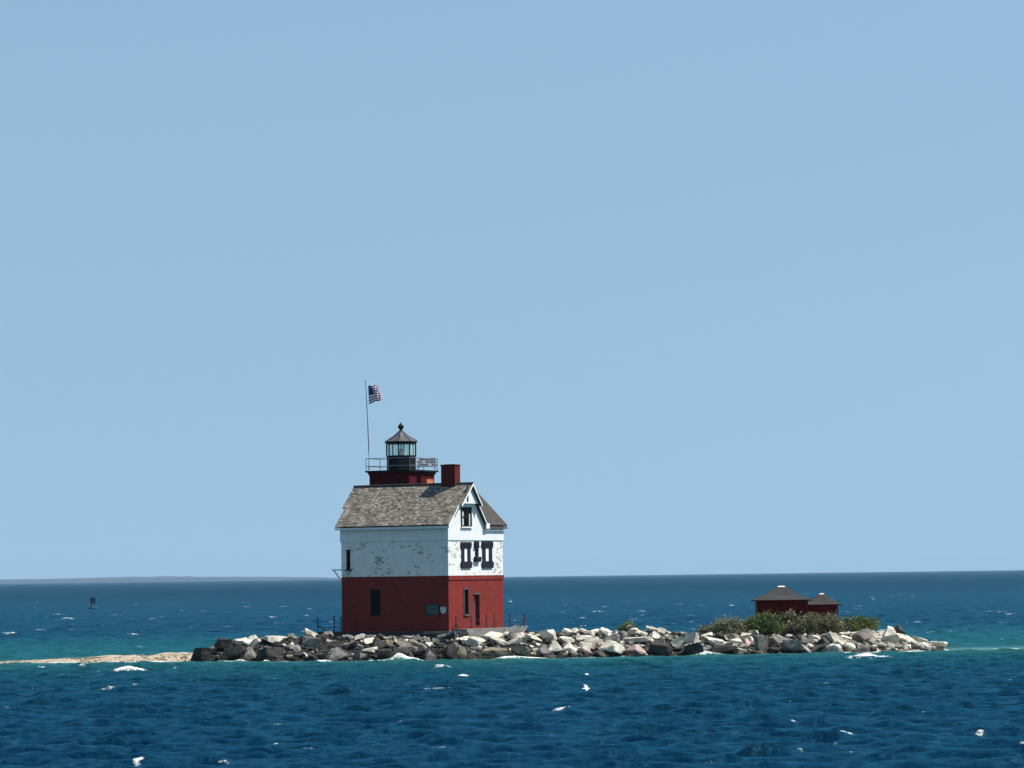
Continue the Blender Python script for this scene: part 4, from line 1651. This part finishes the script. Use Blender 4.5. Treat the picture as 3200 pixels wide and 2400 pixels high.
# labels that single each boulder out: stone, row, what it lies beside
SECT = [(725, 'at the sand spit end'), (850, 'midway between sand spit and fence'), (985, 'just left of the platform fence'), (1110, 'below the left end of shaded wall'),
        (1260, 'below the middle of shaded wall'), (1403, 'below the notice board'), (1505, 'below the door'), (1645, 'below the rusty chain fence'),
        (1800, 'just right of the rusty fence'), (1925, 'just left of the lone shrub'), (2010, 'below the lone shrub'), (2190, 'between lone shrub and bushes'),
        (2335, 'below the silvery bush'), (2445, 'below the larger hut'), (2630, 'below the big olive bush'), (2745, 'below the dark green bush'), (9999, 'in the right tip')]
cells_ = {}
for b in BOULD:
    X_ = px_to_X(b['px'], 279)
    fY, sw_ = float(front_Y(X_)), float(slope_W(X_))
    t = (b['o'].location.y - fY) / sw_
    row = 'waterline row' if t < .33 else ('middle row' if t < .75 else 'top row')
    sct = next(s for lim, s in SECT if b['px'] < lim)
    if b['label'] is None:
        cells_.setdefault((sct, row, COLWORD[b['mat']]), []).append(b)
    else:
        b['o']['label'] = b['label']
ORD = ['leftmost', 'second from left', 'third from left', 'fourth from left', 'fifth from left', 'sixth from left', 'seventh from left', 'eighth from left', 'ninth from left']
for (sct, row, cw), lst in cells_.items():
    lst.sort(key=lambda b: b['px'])
    for i, b in enumerate(lst):
        if len(lst) == 1:
            lab = f'lone {cw} boulder of the {row} {sct}'
        elif i == len(lst) - 1:
            lab = f'rightmost {cw} boulder of the {row} {sct}'
        else:
            lab = f'{cw} boulder, {ORD[min(i, 8)]} of the {row} {sct}'
        b['o']['label'] = lab
print('boulders', len(BOULD))


# small rubble between the boulders: nobody could count it
def build_rubble():
    rg = np.random.default_rng(3)
    bm = bmesh.new()
    bmesh.ops.create_icosphere(bm, subdivisions=1, radius=1.0)
    iv = np.array([v.co[:] for v in bm.verts])
    ifc = np.array([[v.index for v in f.verts] for f in bm.faces], dtype=np.int32)
    bm.free()
    V, Fc, Mi = [], [], []
    n = 0
    for k in range(2000):
        px = rg.uniform(610, 2950)
        X_ = px_to_X(px, 279)
        f = rg.uniform(-.02, 1.25)
        Y = float(front_Y(X_)) + float(slope_W(X_)) * f
        z = float(ground_z(X_, Y))
        s = rg.uniform(.10, .33)
        v = iv * (1 + rg.normal(size=(len(iv), 1)) * .24) * np.array([s * rg.uniform(.8, 1.5), s, s * rg.uniform(.5, .9)])
        a = rg.uniform(0, 6)
        v = np.stack([v[:, 0] * math.cos(a) - v[:, 1] * math.sin(a), v[:, 0] * math.sin(a) + v[:, 1] * math.cos(a), v[:, 2]], -1)
        V.append(v + np.array([X_, Y, z + s * .2]))
        Fc.append(ifc + n)
        Mi += [int(rg.choice([3, 3, 1] if px > 2560 else ([0, 0, 1, 1, 3] if px > 1400 else [0, 0, 0, 1])))] * len(ifc)  # dark stones weighted in so the gaps look shaded
        n += len(iv)
    # shingle on the spit
    for k in range(350):
        px = rg.uniform(-60, 604)
        X_ = px_to_X(px, 281)
        f, b = float(front_Y(X_)), float(back_Y(X_))
        Y = f + rg.uniform(.1, 3.5)
        z = float(ground_z(X_, Y))
        if z < .02:
            continue
        s = rg.uniform(.05, .13)
        v = iv * np.array([s * 1.3, s, s * .6])
        V.append(v + np.array([X_, Y, z + s * .1]))
        Fc.append(ifc + n)
        Mi += [4] * len(ifc)
        n += len(iv)
    V = np.concatenate(V)
    Fc = np.concatenate(Fc)
    me = bpy.data.meshes.new('rubble')
    me.from_pydata(V.tolist(), [], Fc.tolist())
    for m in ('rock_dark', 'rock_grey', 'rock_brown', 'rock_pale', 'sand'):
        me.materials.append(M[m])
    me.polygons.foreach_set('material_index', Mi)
    o = bpy.data.objects.new('rubble', me)
    col.objects.link(o)
    tag(o, 'small stones and shingle filling the gaps between boulders', 'rubble', kind='stuff')


build_rubble()

# ------------------------------------------------------------------ buoy
def build_buoy():
    p = on_water(291, 1903)
    o = empty('buoy', (p.x, p.y, 0))
    tag(o, 'dark topped green navigation buoy floating far out at left', 'buoy')
    s = p.y / F_PX
    mb = MB()
    mb.lathe([(0.7, -.6), (1.15, -.3), (1.2, .35), (1.05, .45), (.3, .5)], 16)
    mb.build('float', M['buoy_green'], o)
    for k in range(4):
        a = math.pi / 4 + k * math.pi / 2
        mb = MB()
        mb.tube([(.75 * math.cos(a), .75 * math.sin(a), .45), (.45 * math.cos(a), .45 * math.sin(a), 1.7)], .07, 6)
        mb.build('leg', M['buoy_green'], o)
    mb = MB()
    mb.box(-.68, .68, -.68, .68, 1.4, 2.75)
    mb.build('daymark', M['buoy_dark'], o)
    mb = MB()
    mb.lathe([(.2, 2.75), (.2, 2.95), (.12, 3.1), (.02, 3.15)], 10)
    mb.build('lamp', M['buoy_dark'], o)


build_buoy()


# ------------------------------------------------------------------ gulls
def gull(label, p, heading, bank, span):
    o = empty('gull', p)
    o.rotation_euler = (bank, 0, heading)
    tag(o, label, 'gull', 'gulls flying low over the water')
    mb = MB()
    mb.lathe([(.004, -.26), (.03, -.2), (.055, -.08), (.06, .04), (.045, .13), (.04, .17), (.035, .2), (.008, .235)], 10)
    b = mb.build('body', M['gull_white'], o, True)
    b.rotation_euler = (0, math.pi / 2, 0)
    for s in (-1, 1):
        mb = MB()
        h = span / 2
        pts = [(0.0, .07, -.09), (.0, .075, .10), (.10 * h, .5, 0), (0, 0, 0)]
        sec = [(0.03, 0.0, .10, -.09), (.33, .20, .12, -.07), (.68, .30, .07, -.07), (1.0, .22, -.06, -.12)]
        prev = None
        for (f, zf, xl, xt) in sec:
            y = s * f * h
            z = zf * h * 1.7
            ring = [(xl, y, z + .008), (xt, y, z + .004), (xt, y, z - .004), (xl, y, z - .008)]
            if prev:
                for k in range(4):
                    mb.poly([prev[k], prev[(k + 1) % 4], ring[(k + 1) % 4], ring[k]])
            prev = ring
        mb.poly(prev)
        mb.build('wing', M['gull_white'], o)
    return o


gull('white gull with raised wings skimming the waves below the rusty fence', at(1831, 2152, 192), R(25), R(50), .42)
gull('white gull gliding just right of the red wall', at(1594, 1881, 300), R(-60), R(-25), .5)

# ------------------------------------------------------------------ distant shore
def build_land():
    rg = random.Random(4)
    D = 27500.0
    k = D / F_PX
    xs = [i * 8 - 3000 for i in range(int((1190 + 3000) / 8))]
    prof = lerp_table([(-3000, 24), (0, 24), (120, 23), (250, 26), (400, 30), (520, 29), (600, 24), (760, 21), (900, 16), (1030, 10), (1100, 6), (1180, 1)])
    rows = []
    for j, (dy, hf) in enumerate(((0, 0.0), (10, .55), (60, .85), (160, 1.0), (400, .9), (900, 0.0))):
        r = []
        for x in xs:
            h = float(prof(x))
            n = mnoise.noise(Vector((x * .021, j * .4, 1))) * 2.6 + mnoise.noise(Vector((x * .09, j, 5))) * 1.5
            if 540 < x < 600:
                n += 3.5 * math.exp(-((x - 576) / 12) ** 2)
            z = max(0, (h + n)) * k * hf
            if hf == 0:
                z = -1
            r.append(((x - 1600) * k, D + dy, z * 0.54))
        rows.append(r)
    v = [p for r in rows for p in r]
    n = len(xs)
    f = [(j * n + i, j * n + i + 1, (j + 1) * n + i + 1, (j + 1) * n + i) for j in range(len(rows) - 1) for i in range(n - 1)]
    me = bpy.data.meshes.new('land')
    me.from_pydata(v, [], f)
    me.materials.append(M['far_land'])
    o = bpy.data.objects.new('land', me)
    col.objects.link(o)
    o['kind'] = 'structure'


build_land()

# ------------------------------------------------------------------ air
HAZE = 2.6e-5
if HAZE:
    mb = MB()
    mb.box(-31500, 31500, -31500, 31500, -3, 95)
    t = NT('haze air')
    t.t.nodes.remove(t.b)
    pv = t.n('ShaderNodeVolumePrincipled')
    pv.inputs['Color'].default_value = (0.42, 0.61, 0.80, 1)
    pv.inputs['Density'].default_value = HAZE
    pv.inputs['Anisotropy'].default_value = 0.0
    t.l(pv.outputs[0], t.out.inputs['Volume'])
    hz = mb.build('haze', t.m)
    hz['kind'] = 'stuff'
    hz['label'] = 'thin blue summer haze over the lake'
    hz['category'] = 'haze'

# ------------------------------------------------------------------ light
SUN_EL, SUN_AZ = R(55), R(-5)      # azimuth measured from +X towards +Y
sd = Vector((math.cos(SUN_EL) * math.cos(SUN_AZ), math.cos(SUN_EL) * math.sin(SUN_AZ), math.sin(SUN_EL)))
sun_d = bpy.data.lights.new('sun', 'SUN')
sun_d.energy = 4.75
sun_d.angle = R(0.53)
sun_d.color = (1.0, 0.95, 0.87)
sun = bpy.data.objects.new('sun', sun_d)
col.objects.link(sun)
sun.rotation_euler = (-sd).to_track_quat('-Z', 'Y').to_euler()
wd = bpy.data.worlds.new('World')
sc.world = wd
wd.use_nodes = True
nt = wd.node_tree
bg = nt.nodes['Background']
sky = nt.nodes.new('ShaderNodeTexSky')
sky.sky_type = 'NISHITA'
sky.sun_disc = False
sky.sun_elevation = SUN_EL
sky.sun_rotation = math.pi / 2 - SUN_AZ
sky.altitude = 100
sky.air_density = 1.0
sky.dust_density = 0.2
sky.ozone_density = 2.2
# a summer sky with an even haze: less change of colour from the horizon upwards
tcw = nt.nodes.new('ShaderNodeTexCoord')
mpw = nt.nodes.new('ShaderNodeMapping')
mpw.inputs['Scale'].default_value = (1, 1, 0.25)
mpw.inputs['Location'].default_value = (0, 0, 0.172)
nrw = nt.nodes.new('ShaderNodeVectorMath')
nrw.operation = 'NORMALIZE'
nt.links.new(tcw.outputs['Generated'], mpw.inputs['Vector'])
nt.links.new(mpw.outputs['Vector'], nrw.inputs[0])
nt.links.new(nrw.outputs[0], sky.inputs['Vector'])
tint = nt.nodes.new('ShaderNodeVectorMath')
tint.operation = 'MULTIPLY'
tint.inputs[1].default_value = (1.02, 1.042, 0.970)
nt.links.new(sky.outputs[0], tint.inputs[0])
nt.links.new(tint.outputs[0], bg.inputs['Color'])
bg.inputs['Strength'].default_value = 0.0765

sc.view_settings.view_transform = 'Standard'
sc.view_settings.look = 'None'
sc.view_settings.exposure = 0.8
sc.view_settings.gamma = 1.0
sc.cycles.use_denoising = True
sc.cycles.max_bounces = 6
sc.cycles.volume_bounces = 0
sc.cycles.transparent_max_bounces = 12
